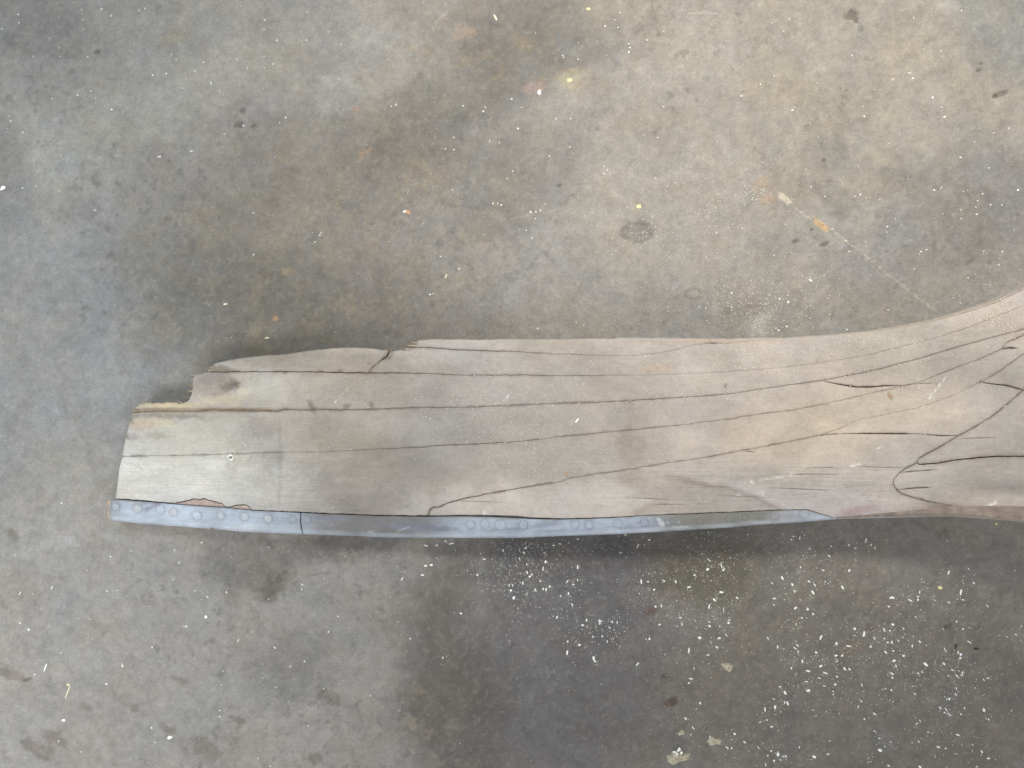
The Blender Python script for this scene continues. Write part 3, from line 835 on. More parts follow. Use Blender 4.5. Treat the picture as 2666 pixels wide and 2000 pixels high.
def plate(name, poly, zfun, toned, mat, parent, base, thick, grid=5.0, gap=True, rings=(1.6, 4.0), extra=()):
    """one board or plate: traced outline, upper face zfun, closed at the sides and below"""
    A = np.array(poly, float)
    if gap:
        A = inset(poly, joint_width(A[:, 0], A[:, 1]))
    pts = [A]
    if rings:
        for k, r in enumerate(rings):
            pts.append(inset([tuple(p) for p in A], np.full(len(A), r))[:: 1 + k])
    x0, y0 = A.min(0)
    x1, y1 = A.max(0)
    gx, gy = np.meshgrid(np.arange(x0, x1, grid), np.arange(y0, y1, grid))
    gx = gx + (np.arange(gx.shape[0]) % 2)[:, None] * grid * .5
    G = np.stack([gx.ravel(), gy.ravel()], -1)
    G += RNG.uniform(-.2, .2, G.shape) * grid
    ex = []
    for line, w in extra:
        D = np.array(dense(line, 2.5))
        t = np.gradient(D, axis=0)
        t /= np.maximum(np.linalg.norm(t, axis=1, keepdims=True), 1e-6)
        nn = np.stack([-t[:, 1], t[:, 0]], -1)
        for o in (0, -.9 * w, .9 * w, -2 * w, 2 * w):
            ex.append(D + nn * o)
    if ex:
        E = np.vstack(ex)
        keep = np.ones(len(G), bool)
        for line, w in extra:
            keep &= seg_dist(G[:, 0], G[:, 1], line) > 2.6 * w
        G = np.vstack([G[keep], E])
    cand = np.vstack(pts[1:] + [G]) if rings else G
    ins = in_poly(cand[:, 0], cand[:, 1], A)
    cand = cand[ins]
    d = seg_dist(cand[:, 0], cand[:, 1], A, True)
    nr = sum(len(p) for p in pts[1:]) if rings else 0
    cand = cand[d > 1.2]
    allp = np.vstack([A, cand])
    nA = len(A)
    edges = [(i, (i + 1) % nA) for i in range(nA)]
    vo, eo, fo, ov, _, _ = delaunay_2d_cdt([Vector(p) for p in allp], edges, [], 1, 1e-4)
    V = np.array([(v.x, v.y) for v in vo])
    F = [tuple(f) for f in fo]
    # boundary loop from the triangles
    cnt = {}
    for f in F:
        for a, b in zip(f, f[1:] + f[:1]):
            cnt[(a, b)] = 1
    bnd = [(a, b) for (a, b) in cnt if (b, a) not in cnt]
    dA = seg_dist(V[:, 0], V[:, 1], A, True)
    Z = zfun(V[:, 0], V[:, 1], dA)
    co = world(V[:, 0], V[:, 1], Z)
    # the wall below each border vertex
    bv = sorted({a for e in bnd for a in e})
    idx = {a: len(V) + i for i, a in enumerate(bv)}
    bxy = V[bv]
    tb = np.maximum(Z[bv] - thick(bxy[:, 0], bxy[:, 1]), .002)
    low = co[bv].copy()
    low[:, 2] = tb
    allco = np.vstack([co, low]) - np.array(base)
    faces = [tuple(reversed(f)) for f in F]
    up = np.cross(co[F[0][1]] - co[F[0][0]], co[F[0][2]] - co[F[0][0]])[2]
    if up > 0:
        faces = [tuple(f) for f in F]
        side = [(b, a, idx[a], idx[b]) for a, b in bnd]
    else:
        side = [(a, b, idx[b], idx[a]) for a, b in bnd]
    # floor of the plate: follow the border loops
    nx = {a: b for a, b in bnd}
    loops = []
    seen = set()
    for a in list(nx):
        if a in seen:
            continue
        lp = []
        k = a
        while k not in seen and k in nx:
            seen.add(k)
            lp.append(k)
            k = nx[k]
        loops.append(lp)
    nface = len(faces)
    bot = [tuple(idx[k] for k in lp) for lp in loops if len(lp) > 2]
    if up > 0:
        bot = [tuple(reversed(b)) for b in bot]
    me = bpy.data.meshes.new(name)
    me.from_pydata(allco.tolist(), [], faces + side + bot)
    ax = np.concatenate([V[:, 0], bxy[:, 0]])
    ay = np.concatenate([V[:, 1], bxy[:, 1]])
    if toned:
        tone = toned(ax, ay)
        put_tone(me, tone)
    sm = np.zeros(len(me.polygons), bool)
    sm[:nface] = True
    me.polygons.foreach_set("use_smooth", sm)
    o = link(name, me, mat, parent)
    return o


BASE = world(np.array([2960.0]), np.array([1060.0]), np.array([0.0]))[0]
PROP = bpy.data.objects.new("wooden_propeller", None)
COL.objects.link(PROP)
PROP.location = BASE
tag(PROP, "weathered laminated wooden propeller blade with broken tip and grey metal edge, lying on concrete", "propeller")


def wood_thick(px, py):
    t = np.minimum(np.abs(py - np.interp(px, tx, ty)), np.abs(np.interp(px, bx_, by_) - py))
    return np.interp(px, [300, 1200, 2000, 2700], [.006, .009, .014, .022]) + .0002 * np.clip(t, 0, 90)


def board_z(key):
    def f(px, py, d):
        z = surf(px, py)
        # worn arris at every joint
        z = z - .0002 * np.exp(-(d / 1.5) ** 2)
        if key in ('b3',):
            lift = .0045 * sstep(1050, 480, px)
            z = z + lift
            dl = seg_dist(px, py, L3)
            wd = np.interp(px, [340, 700, 950], [13, 8, 3])
            z = z - (lift + .0010) * np.clip(1 - dl / wd, 0, 1) ** 1.2
            z = z - .0015 * blob(px, py, 560, 1000, 60, 22, 8, .8, .7, 117, 18)
        if key in ('b2a', 'b2b'):
            z = z + .0030 * sstep(1300, 700, px)
        if key == 'b1':
            z = z + .0015 * sstep(1500, 1080, px)
        if key == 'b5':
            z = z + .0012 * np.exp(-((px - 1160) / 200) ** 2)
        if key in ('r1', 'r2'):
            z = z + .0006
        # rounded outer edges
        for l in OUT_LINES['top']:
            L = l[::3] + [l[-1]]
            dd = seg_dist(px, py, L)
            r = np.interp(px, [500, 1000, 1800, 2500], [5, 5, 8, 16])
            u = np.clip(1 - dd / r, 0, 1)
            z = z - r * PX * .55 * (1 - np.sqrt(1 - u * u))
        for l in OUT_LINES['left']:
            dd = seg_dist(px, py, l)
            u = np.clip(1 - dd / 5, 0, 1)
            z = z - 5 * PX * .6 * (1 - np.sqrt(1 - u * u))
        if key in ('b6', 'r3'):
            dd = seg_dist(px, py, BOT_R)
            r = np.interp(px, [2170, 2400, 2666], [14, 34, 62])
            u = np.clip(1 - dd / r, 0, 1)
            z = z - r * PX * .62 * (1 - np.sqrt(np.maximum(1 - u * u, 0)))
        for pts, w, dep in CRACKS:
            x0, x1 = min(p[0] for p in pts) - 20, max(p[0] for p in pts) + 20
            if px.max() < x0 or px.min() > x1:
                continue
            dd = seg_dist(px, py, pts)
            tp = taper(px, py, pts)
            z = z - .8 * dep * tp * np.exp(-(dd / (w * .78 * tp)) ** 4)
        return z
    return f


def extras(poly):
    out = []
    P = np.array(poly)
    for pts, w, dep in CRACKS:
        m = np.array([(a + b) / 2 for a, b in zip(np.array(pts[:-1]), np.array(pts[1:]))])
        if in_poly(m[:, 0], m[:, 1], P).any():
            out.append((pts, w))
    return out


core_poly = join(T_B2A, T_B2B, T_B1, RTOPR, cap(RTOPR[-1], BOT_R[-1]), rev(dense(BOT_R, 5)), rev(RWB), [p for p in rev(RNOTCH) if p[0] < 1110], rev(LEFT5), rev(LEFT4), LEFT3)


def core_z(px, py, d):
    z = surf(px, py) - .0010
    for pts, w in ((RV2C, 9), (RC2, 9), (RSPLIT, 10)):
        z = z - .006 * np.exp(-(seg_dist(px, py, pts) / w) ** 4)
    for pts, w, dep in CRACKS:
        z = z - (dep + .001) * np.exp(-(seg_dist(px, py, pts) / 6) ** 4)
    return z


core = np.array(core_poly)
core = [tuple(p) for p in inset(core_poly, np.full(len(core), 4.0))][::2]
plate("glue_bed", core, core_z, lambda px, py: np.hstack([np.tile(np.array([.26, .205, .17]), (len(px), 1)) * (.6 + .9 * fbm(px, py, 16, 3, 400))[:, None], np.full((len(px), 1), .2)]),
      MAT['wood'], PROP, BASE, lambda px, py: .75 * wood_thick(px, py), grid=9, gap=False, rings=())

LABELS = {'b1': "thin top sliver of board along the blade's upper edge",
          'b2a': "broken board end above the cracked notch",
          'b3': "board with splintered yellow tip and dark knot",
          'b5': "pale wide board above the metal edge"}
for key, poly in BOARDS.items():
    o = plate("board", poly, board_z(key), wood_tone, MAT['wood'], PROP, BASE, wood_thick,
              grid=4.2 if key not in ('r1', 'r2', 'r3') else 4.5, extra=extras(poly))
    if key in LABELS:
        o['label'] = LABELS[key]

# the metal sheath along the lower edge: two lengths, parted at a cut
MTOP = [(288, 1301), (301, 1301)] + [(x, y + 1.5) for x, y in MT_A[1:]] + [(x, y + .8) for x, y in MT_B[:-1]] + [(2178, 1351)]
MBOT = [(290, 1353), (297, 1356), (358, 1363), (503, 1374), (545, 1377), (554, 1374), (562, 1378), (630, 1385), (785, 1391), (985, 1399), (1103, 1401), (1350, 1401), (1457, 1396), (1613, 1391), (1751, 1383), (1900, 1374), (1958, 1368), (2076, 1361), (2178, 1352)]
DMT, DMB = dense(MTOP, 5), dense(MBOT, 5)
CUT = [(782, 1336), (781, 1356), (785, 1382), (788, 1391)]
cutd = dense(CUT, 4)
cutw = [(x + 2.2, y) for x, y in cutd]
sheath_a = join([(284, 1345), (285, 1325), (288, 1301)], [p for p in DMT if 288 < p[0] < 780], cutd, rev([p for p in DMB if p[0] < 784]))
sheath_b = join([p for p in DMT if p[0] > 785], rev([p for p in DMB if p[0] > 790]), rev(cutw))
SBOT = [(p[0], p[1]) for p in MBOT]


def sheath_z(px, py, d):
    z = surf(px, py) + .0006
    dd = seg_dist(px, py, SBOT)
    u = np.clip(1 - dd / 26, 0, 1)
    z = z - 26 * PX * .22 * (1 - np.sqrt(1 - u * u))
    z = z - .0004 * np.exp(-(d / 1.6) ** 2)
    z = z + .0007 * (fbm(px, py, 60, 3, 210, 2, 1) - .5)
    dl = np.hypot(px - 284, (py - 1330) * .3)
    u = np.clip(1 - (px - 284) / 9, 0, 1)
    return z - .002 * u * u


def sheath_thick(px, py):
    return np.full(len(px), .004) + np.interp(px, [300, 2000], [.002, .006])


for poly in (sheath_a, sheath_b):
    plate("metal_edge_sheath", poly, sheath_z, metal_tone, MAT['metal'], PROP, BASE, sheath_thick, grid=4.0, gap=False, rings=(1.6,))

# reddish filler where the wood has flaked off above the sheath
fill = join([(456, 1312)], [(x, y + 2) for x, y in RNOTCH if 458 < x < 656], [(659, 1328)], rev([(x, y + .5) for x, y in dense(MT_A, 5) if 458 < x < 658]))
plate("filler_patch", fill, lambda px, py, d: surf(px, py) - .0014, None, MAT['filler'], PROP, BASE, lambda px, py: np.full(len(px), .003), grid=4, gap=False, rings=())
# splintered wood peeping out from under the sheath's end
spl = join(ragged([(300, 1301), (285, 1303), (277, 1308), (284, 1313), (283, 1328), (281, 1337), (282, 1347), (288, 1354), (300, 1352)], 1.5, 6, 25, 3), [(306, 1330)])
plate("splinter", spl, lambda px, py, d: surf(px, py) - .003, lambda px, py: np.tile(np.array([.50, .38, .27, .6]), (len(px), 1)), MAT['wood'], PROP, BASE, lambda px, py: np.full(len(px), .005), grid=3, gap=False, rings=())


def surf_at(px, py):
    return float(surf(np.array([px]), np.array([py]))[0])


# torn fibres at the broken ends of the boards
rs = random.Random(8)
for n_, (x, y, L, a) in enumerate([(494, 1036, 16, 176), (499, 1018, 12, 184), (500, 1004, 18, 172), (502, 990, 11, 186), (508, 978, 14, 170), (522, 972, 16, 160), (470, 1048, 14, 150), (350, 1062, 10, 165), (352, 1069, 12, 184),
                                   (392, 1049, 14, 168), (430, 1049, 12, 20), (552, 956, 12, 200), (1074, 900, 16, 178), (1080, 893, 12, 170), (1018, 915, 10, 120), (338, 1096, 9, 180), (328, 1138, 8, 185), (1062, 909, 12, 175)]):
    z = surf_at(x, y) + .003
    k = PX * (1 - z / HC)
    p = world(np.array([float(x)]), np.array([float(y)]), np.array([z]))[0] - BASE
    w = rs.uniform(1.2, 2.4)
    vs, fs = [], []
    for t, q in ((-.5, 1), (.1, .8), (.6, .45), (1.0, .08)):
        for u, v in ((-1, -.8), (1, -.8), (.7, .6), (-.7, .6)):
            vs.append((t * L * k, u * w * q * k, v * w * q * k - .0004 * t + t * t * rs.uniform(-.0006, .0008)))
    for e in range(3):
        for m in range(4):
            fs.append((e * 4 + m, e * 4 + (m + 1) % 4, e * 4 + 4 + (m + 1) % 4, e * 4 + 4 + m))
    fs += [(3, 2, 1, 0), (12, 13, 14, 15)]
    me = bpy.data.meshes.new("splinter")
    me.from_pydata(vs, [], fs)
    cc = rs.choice([(.46, .37, .24), (.38, .30, .21), (.30, .24, .18), (.52, .45, .32)])
    put_tone(me, np.tile(np.array([*cc, .6]), (len(vs), 1)))
    o = link("splinter", me, MAT['wood'], PROP)
    o.location = Vector(p)
    o.rotation_euler = (rs.uniform(-.3, .3), rs.uniform(-.08, .08), math.radians(a))





def sheath_at(px, py):
    return float(sheath_z(np.array([px]), np.array([py]), np.array([20.]))[0])


def lathe_mesh(name, prof, n=20, jitter=0):
    vs, fs = [], []
    for r, z in prof:
        for k in range(n):
            a = 2 * math.pi * k / n
            rr = r * (1 + jitter * math.sin(3 * a + 1) + jitter * .6 * math.sin(5 * a))
            vs.append((rr * math.cos(a), rr * math.sin(a), z))
    for i in range(len(prof) - 1):
        for k in range(n):
            fs.append((i * n + k, i * n + (k + 1) % n, (i + 1) * n + (k + 1) % n, (i + 1) * n + k))
    fs.append(tuple((len(prof) - 1) * n + k for k in range(n)))
    me = bpy.data.meshes.new(name)
    me.from_pydata(vs, [], fs)
    return me


# rivet heads on the sheath
riv = lathe_mesh("rivet", [(.0057, -.0008), (.0056, .0000), (.0052, .0005), (.0045, .0006), (.0038, .00025), (.0030, .0001), (.0018, .0003), (.0007, .0002)], 22, .03)
shade_smooth(riv)
for i, (x, y, k) in enumerate(RIVETS):
    z = sheath_at(x, y)
    c = world(np.array([x]), np.array([y]), np.array([z]))[0]
    cx = world(np.array([x + 3.]), np.array([y]), np.array([sheath_at(x + 3, y)]))[0]
    cy = world(np.array([x]), np.array([y - 3.]), np.array([sheath_at(x, y - 3)]))[0]
    nrm = Vector(cx - c).cross(Vector(cy - c)).normalized()
    rm = riv.copy()
    rm.materials.clear()
    rt = metal_tone(np.array([x - 20., x + 20.]), np.array([float(y), float(y)])).mean(0)
    rt[:3] = rt[:3] * 1.07 if k else rt[:3] * .55 + np.array([.235, .23, .215])
    rn = np.random.default_rng(i).uniform(.82, 1.14, (len(rm.vertices), 1))
    put_tone(rm, np.hstack([np.tile(rt[:3], (len(rm.vertices), 1)) * rn, np.ones((len(rm.vertices), 1))]))
    o = link("rivet", rm, MAT['metal'], PROP)
    o.rotation_mode = 'QUATERNION'
    q = nrm.to_track_quat('Z', 'Y')
    o.rotation_quaternion = q
    sz = random.uniform(.80, 1.04)
    o.scale = (sz, sz * random.uniform(.9, 1.05), random.uniform(.5, 1.2))
    o.rotation_quaternion = q @ Quaternion((0, 0, 1), random.uniform(0, 6.28))
    o.location = Vector(c - BASE)

# the screw head in the pale board
sc = lathe_mesh("screw_head", [(.0044, -.001), (.0043, .0006), (.0036, .0012), (.0026, .0009), (.0020, .0002), (.0015, -.0004)], 18)
sc.materials.append(MAT['screw'])
o = link("screw_head", sc, None, PROP)
z = surf_at(601, 1191)
o.location = Vector(world(np.array([601.]), np.array([1191.]), np.array([z]))[0] - BASE)
sl = lathe_mesh("screw_recess", [(.0012, -.0003), (.0011, .00035)], 6)
sl.materials.append(MAT['dark'])
o2 = link("screw_recess", sl, None, o)

# the hub boss beyond the frame: it rests on the floor and carries the blade
hubp = [(.150, .0), (.158, .006), (.160, .12), (.155, .135), (.146, .142), (.060, .142), (.058, .140), (.022, .140), (.020, .136), (.020, .02)]
hm = lathe_mesh("hub", hubp, 64)
put_tone(hm, np.tile(np.array([.36, .28, .21, .5]), (len(hm.vertices), 1)))
link("hub", hm, MAT['wood'], PROP)
fm = lathe_mesh("hub_plate", [(.085, .1421), (.085, .147), (.083, .149), (.024, .149), (.022, .147), (.022, .1421)], 48)
fm.materials.append(MAT['steel'])
hp = link("hub_plate", fm, None, PROP)
bm_ = lathe_mesh("bolt", [(.008, .149), (.008, .155), (.007, .157)], 6)
bm_.materials.append(MAT['steel'])
for k in range(6):
    bo = link("bolt", bm_, None, hp)
    bo.location = (.055 * math.cos(k * math.pi / 3), .055 * math.sin(k * math.pi / 3), 0)


# ------------------------------------------------------------------ chips, shavings and dust
def flake_mesh(k, long=False):
    r = random.Random(50 + k)
    n = 9
    vs, fs = [], []
    if not long:
        ax = [(.5 * (1 + .22 * r.uniform(-1, 1))) for _ in range(n)]
        top, bot = [], []
        curl = r.uniform(.05, .28)
        for i in range(n):
            a = 2 * math.pi * i / n
            x, y = ax[i] * math.cos(a), ax[i] * math.sin(a)
            z = curl * x * x * 1.6 + .05 * r.uniform(0, 1)
            top.append((x, y, z + .16))
            bot.append((x * .94, y * .94, z))
        vs = [(0, 0, .15)] + top + bot
        for i in range(n):
            j = (i + 1) % n
            fs.append((0, 1 + i, 1 + j))
            fs.append((1 + i, 1 + n + i, 1 + n + j, 1 + j))
        fs.append(tuple(1 + n + i for i in reversed(range(n))))
    else:
        m = 7
        bend = r.uniform(-.5, .5)
        lift = r.uniform(.05, .35)
        for i in range(m):
            t = i / (m - 1) - .5
            w = .5 * (1 - (2 * abs(t)) ** 3 * r.uniform(.3, .8))
            y0 = bend * t * t * 2
            z = lift * t * t * 2
            vs += [(t, y0 - w, z), (t, y0 + w, z), (t, y0 + w, z + .25), (t, y0 - w, z + .25)]
        for i in range(m - 1):
            for e in range(4):
                a, b = i * 4 + e, i * 4 + (e + 1) % 4
                fs.append((a, a + 4, b + 4, b))
        fs.append((3, 2, 1, 0))
        e = 4 * (m - 1)
        fs.append((e, e + 1, e + 2, e + 3))
    me = bpy.data.meshes.new("wood_shaving" if long else "wood_flake")
    me.from_pydata(vs, [], fs)
    return me


FLK = [flake_mesh(k) for k in range(7)]
LNG = [flake_mesh(20 + k, True) for k in range(7)]
for m in FLK + LNG:
    m.materials.append(MAT['chip'])
_tint = {}


def tinted(me, mat):
    if mat == 'chip':
        return me
    key = (me.name, mat)
    if key not in _tint:
        c = me.copy()
        c.materials.clear()
        c.materials.append(MAT[mat])
        _tint[key] = c
    return _tint[key]


TAKEN = []


def on_blade(x, y):
    return np.interp(x, tx, ty) + 4 < y < np.interp(x, bx_, by_) - 4 and x > 350 and not (x < 545 and y < 1050)


def chip(x, y, L, Wd, ang, label, cat, group=None, mat='chip', name=None, lift=0):
    """one flake or shaving lying on the floor or on the blade; L, Wd in photograph pixels"""
    long = L > 2.4 * Wd
    if group:
        q = .90 if (y > 1376 and x > 1030) else .62
        L, Wd = L * q, Wd * q
    me = tinted(random.choice(LNG if long else FLK), mat)
    nm = name or ("wood_shaving" if long else "wood_flake")
    o = bpy.data.objects.new(nm, me)
    COL.objects.link(o)
    b = on_blade(x, y)
    z = (surf_at(x, y) + .0016 * (1 if x < 1200 else .2)) if b else floor_z(x, y)
    o.location = world(np.array([x]), np.array([y]), np.array([z + lift]))[0] + np.array([0, 0, .0001])
    k = PX * (1 - z / HC)
    th = min(L, Wd) * k
    o.scale = (L * k, Wd * k, th * (.7 if long else .5))
    o.rotation_euler = (random.uniform(-.06, .06), random.uniform(-.06, .06), math.radians(ang))
    tag(o, label, cat, group)
    TAKEN.append((x, y))
    return o


# ---- named single pieces
chip(8, 490, 15, 11, 35, "large white flake at the far left edge of the concrete floor", "wood flake")
chip(1404, 241, 9, 15, 0, "white teardrop flake alone on the concrete beside a reddish smear", "wood flake", name="teardrop_flake")
chip(1663, 538, 12, 10, 10, "yellow cream flake just above the dark round dint in concrete", "wood flake", mat='yellow', name="yellow_flake")
chip(1532, 24, 10, 8, 0, "yellow flake near the top edge of the concrete floor", "wood flake", mat='yellow', name="yellow_flake")
chip(1290, 46, 16, 5, -62, "slim straw coloured sliver near the top of the floor", "sliver", mat='cream', name="straw_sliver")
chip(1483, 209, 15, 10, 15, "pale yellow crumb on a yellowish smear on the concrete", "crumb", mat='yellow', name="pale_crumb")
chip(1063, 553, 13, 10, -25, "orange brown flake with a white end on dark concrete", "flake", mat='rust', name="brown_flake")
chip(1054, 551, 10, 6, 20, "white curl touching the orange brown flake", "wood shaving", name="white_curl")
chip(176, 1802, 34, 2.6, 68, "thin straw coloured splinter on the lower left floor", "splinter", mat='cream', name="straw_splinter")
chip(178, 1783, 9, 6, 0, "yellow crumb at the head of the straw splinter", "crumb", mat='yellow', name="yellow_crumb")
chip(118, 1738, 22, 3, 70, "greyish thin shaving left of the straw splinter", "wood shaving", name="grey_shaving")
chip(442, 1920, 12, 9, 20, "white flake above the brown stain on the lower left floor", "wood flake")
chip(536, 1606, 7, 8, 0, "white flake alone below the middle of the metal edge's left length", "wood flake")
chip(166, 1875, 10, 7, 10, "white flake near the lower left corner of the floor", "wood flake")
chip(1502, 1095, 13, 5, 50, "white crescent curl lying on the middle of the blade", "wood shaving", name="crescent_curl")
chip(1475, 1235, 12, 5, -50, "orange splinter standing on the long glue line of the blade", "splinter", mat='rust', name="orange_splinter")
chip(2317, 1030, 14, 3, -60, "dark reddish splinter on the blade below the short black crack", "splinter", mat='rust', name="red_splinter")
chip(2488, 1683, 14, 4, 85, "dark brown sliver on the lower right floor", "sliver", mat='dark', name="dark_sliver")
chip(2541, 1689, 12, 4, 5, "flat dark sliver right of the other dark sliver", "sliver", mat='dark', name="dark_sliver")
chip(2593, 1364, 8, 7, 0, "pale yellow crumb just below the blade at the right", "crumb", mat='yellow', name="yellow_crumb")
chip(2447, 1530, 12, 8, -20, "tan yellow crumb on the lower right floor near the tall white shaving", "crumb", mat='yellow', name="tan_crumb")
chip(1161, 719, 12, 3, 65, "small cream sliver on dark floor behind the blade", "sliver", mat='cream', name="cream_sliver")
chip(587, 792, 11, 5, 10, "cream sliver on the dark floor above the broken tip", "sliver", mat='cream', name="cream_sliver")
chip(695, 880, 12, 4, 5, "tan sliver on the floor just above the blade's broken board", "sliver", mat='cream', name="tan_sliver")

# ---- white flakes in front of the blade, read off the photograph: (x, y, length, width, angle)
R_A = (1766, 1380, 4.74, """370,25,30,16,60 220,95,20,18,0 385,60,22,10,60 118,212,20,16,80 855,58,18,16,0 1290,50,24,16,60 1420,80,28,18,-15 1395,120,30,18,-5 1497,100,40,18,80
1555,60,24,20,0 1525,25,24,16,-15 1622,232,34,18,-60 1690,310,30,16,-55 1860,320,44,18,-38 1885,200,34,14,-60 2103,185,38,28,60 2108,500,36,26,70 293,293,24,16,60 380,372,66,12,-42 532,438,90,12,-82
558,490,44,22,50 555,455,22,18,0 360,485,42,34,40 200,557,32,24,-10 412,455,22,16,-50 132,705,48,24,5 530,768,50,30,-10 445,862,56,26,-45 725,838,46,20,-42 378,945,60,20,80
498,330,20,14,0 640,345,30,14,0 1508,458,34,18,85 1538,310,20,16,0 1282,592,54,28,-60 1156,655,42,20,-45 1405,672,40,26,-60 1432,755,48,24,-68 1660,770,62,24,-55 1683,680,46,24,-60
1612,635,36,22,-30 1812,638,26,22,0 1872,640,20,18,0 2025,708,58,24,-60 1183,845,42,22,0 1180,925,30,12,-35 1340,537,24,14,-50 1310,860,26,16,0 1505,862,30,14,-35 1445,962,48,26,45
1595,978,30,34,0 1663,1035,30,22,-25 1525,1085,32,26,10 1453,1163,18,40,0 1350,1112,20,16,0 1583,1083,20,16,0 1757,1325,66,24,68 1950,1398,34,38,0 2100,1433,70,20,-8 1700,1512,34,30,0
2022,1550,34,26,20 1945,1550,44,28,10 1960,1618,40,20,60 1530,1620,54,22,-80 1480,1500,30,22,60 1225,1443,20,42,0 1295,1470,16,22,0 1105,1335,46,22,-55 262,1330,46,40,0 505,1333,44,30,0
475,1447,46,22,-45 130,1487,74,20,84 368,1540,34,28,0 398,1380,32,14,-68 590,1295,54,10,-55 385,1185,46,26,-35 382,1135,34,20,5 618,1145,30,34,0 628,1112,40,12,-8 508,1190,30,16,-50
45,1162,20,42,10 25,1082,36,26,10 212,1122,20,24,0 60,1040,28,14,60 1775,1595,26,16,-15 1435,1568,22,14,-20 1268,1610,24,14,-50 1785,495,40,14,-25 1440,1460,50,14,-38 1470,1425,50,14,-50 560,990,90,6,-88""")
R_B = (2216, 1380, 4.74, """182,130,66,18,72 245,185,20,32,0 293,218,36,14,60 52,225,34,14,-25 48,368,22,20,0 500,833,72,30,6 728,868,62,18,-28 822,860,28,32,0 823,822,36,20,0 843,765,44,14,75
1350,768,84,24,82 1205,895,44,22,-25 1378,862,32,18,-15 1308,850,24,16,0 1035,868,28,16,-25 1200,525,56,24,70 1448,478,44,12,-55 1512,655,46,20,-40 1680,938,50,10,-52 2025,495,22,22,0
1183,130,28,16,0 463,945,30,20,10 570,925,24,16,60 853,985,20,18,0 512,1165,40,30,-10 42,1217,36,36,0 158,1282,76,28,80 407,1232,52,28,-70 475,1243,26,24,-20 646,1218,22,24,0
285,1338,36,20,-55 408,1338,26,26,0 450,1388,32,24,0 500,1385,24,44,0 583,1367,38,22,-50 637,1325,26,16,-5 238,1437,36,38,0 425,1508,50,24,-45 645,1553,34,28,0 527,1613,48,36,30
518,1492,24,22,0 845,1378,44,22,-40 752,1430,20,36,0 925,1422,30,16,-40 1300,1130,22,30,0 1378,1222,26,22,0 1350,1535,36,38,0 1345,1580,32,32,0 1318,1510,44,16,78 1455,1382,58,14,-28
2030,1290,42,20,-28 1925,1322,24,16,0 2097,1180,24,18,0 915,1650,60,26,-35 1140,1650,36,22,-50 1158,1480,70,10,-65 40,1302,28,14,-35 1130,1220,24,10,-50 795,1072,28,12,-35 945,663,22,14,-30""")
R_C = (1766, 1680, 4.916, """388,235,18,22,0 200,297,44,10,-82 160,428,56,16,0 135,483,36,18,40 1660,330,60,30,-12 1822,265,50,32,38 2127,302,50,28,-58 2190,305,46,22,-50 2030,402,30,24,0
1880,355,70,18,-20 1638,465,48,14,5 1447,293,26,30,0 1365,608,54,34,-62 1398,740,60,24,-68 1362,735,20,36,0 1237,792,34,58,0 1108,818,20,64,5 1312,852,20,26,0 1300,530,30,24,0 1535,510,22,20,0
1662,580,54,40,0 2007,500,44,34,20 1868,522,40,12,-8 278,740,30,36,20 230,813,24,18,0 92,940,40,24,-50 190,1058,50,14,-48 720,1133,40,28,-25 847,1240,48,26,-42 1193,1042,46,32,-8
1133,957,32,18,0 1048,983,40,18,40 682,1203,28,16,-15 625,1312,52,16,-38 683,1315,34,14,-70 1275,1393,44,56,0 1143,1412,24,24,0 1225,1477,30,34,0 1308,1467,34,12,-32 1345,1425,40,14,-48
1375,1420,44,16,-52 1187,1353,26,24,0 1118,1530,18,36,0 1737,1427,54,36,-28 1915,1392,40,28,-8 1700,1462,26,16,-30 1940,1220,22,22,0 1548,1305,22,40,0 1805,420,44,14,-12 1980,590,36,12,-30 1982,628,30,12,60
1720,830,26,20,0 1763,900,20,20,0 1893,850,20,20,0 405,1170,18,36,0 160,1145,30,12,60 1500,375,14,26,0 1025,1310,44,10,-52 2057,872,16,24,0 1222,688,44,10,-35""")
R_D = (2216, 1680, 4.916, """955,250,66,34,-32 1190,238,24,40,30 573,265,20,40,20 520,363,60,28,-25 525,415,24,34,30 1293,316,36,20,-25 1350,390,40,24,-40 1425,350,26,46,0 1412,382,34,18,-12 1378,330,28,16,-60
857,360,26,24,-30 907,340,14,34,0 1242,390,20,28,20 1750,422,44,14,10 1697,443,36,12,-45 135,510,44,14,-70 513,573,30,26,-10 437,555,22,30,0 813,622,30,24,-25 780,525,20,18,0
1337,630,48,22,-28 1253,688,30,34,0 1218,687,22,20,0 1583,545,26,18,0 1495,615,18,16,0 1138,800,30,44,30 1215,825,66,12,-55 1192,860,26,26,0 1260,892,24,26,0 1235,873,34,16,10
1403,882,24,26,0 1697,828,40,46,30 1450,805,20,28,20 1758,950,34,18,-52 2047,838,22,22,0 300,878,56,16,-35 130,716,36,16,-45 90,787,14,36,10 167,945,20,30,0 880,965,36,12,-58
838,1003,44,12,30 297,1100,30,18,-35 360,1192,28,24,-10 982,1112,30,20,-18 1030,1127,26,14,-28 1362,1145,52,20,-18 865,1233,42,12,-52 1115,1303,46,26,-25 1208,1320,30,28,-20 367,1343,60,36,-25
433,1298,22,20,0 1552,1270,26,20,-42 1670,1363,46,22,-52 1757,1448,46,20,0 880,1555,48,30,-38 477,1540,34,24,-30 1605,1552,26,28,0 1337,1388,26,16,-25 215,1495,22,22,0 222,1443,26,16,50 505,1240,44,8,-35
778,1245,20,20,0 493,705,22,22,0 535,722,20,24,-40 1345,552,40,12,-75 1548,1352,24,22,0 1075,1427,20,20,0""")
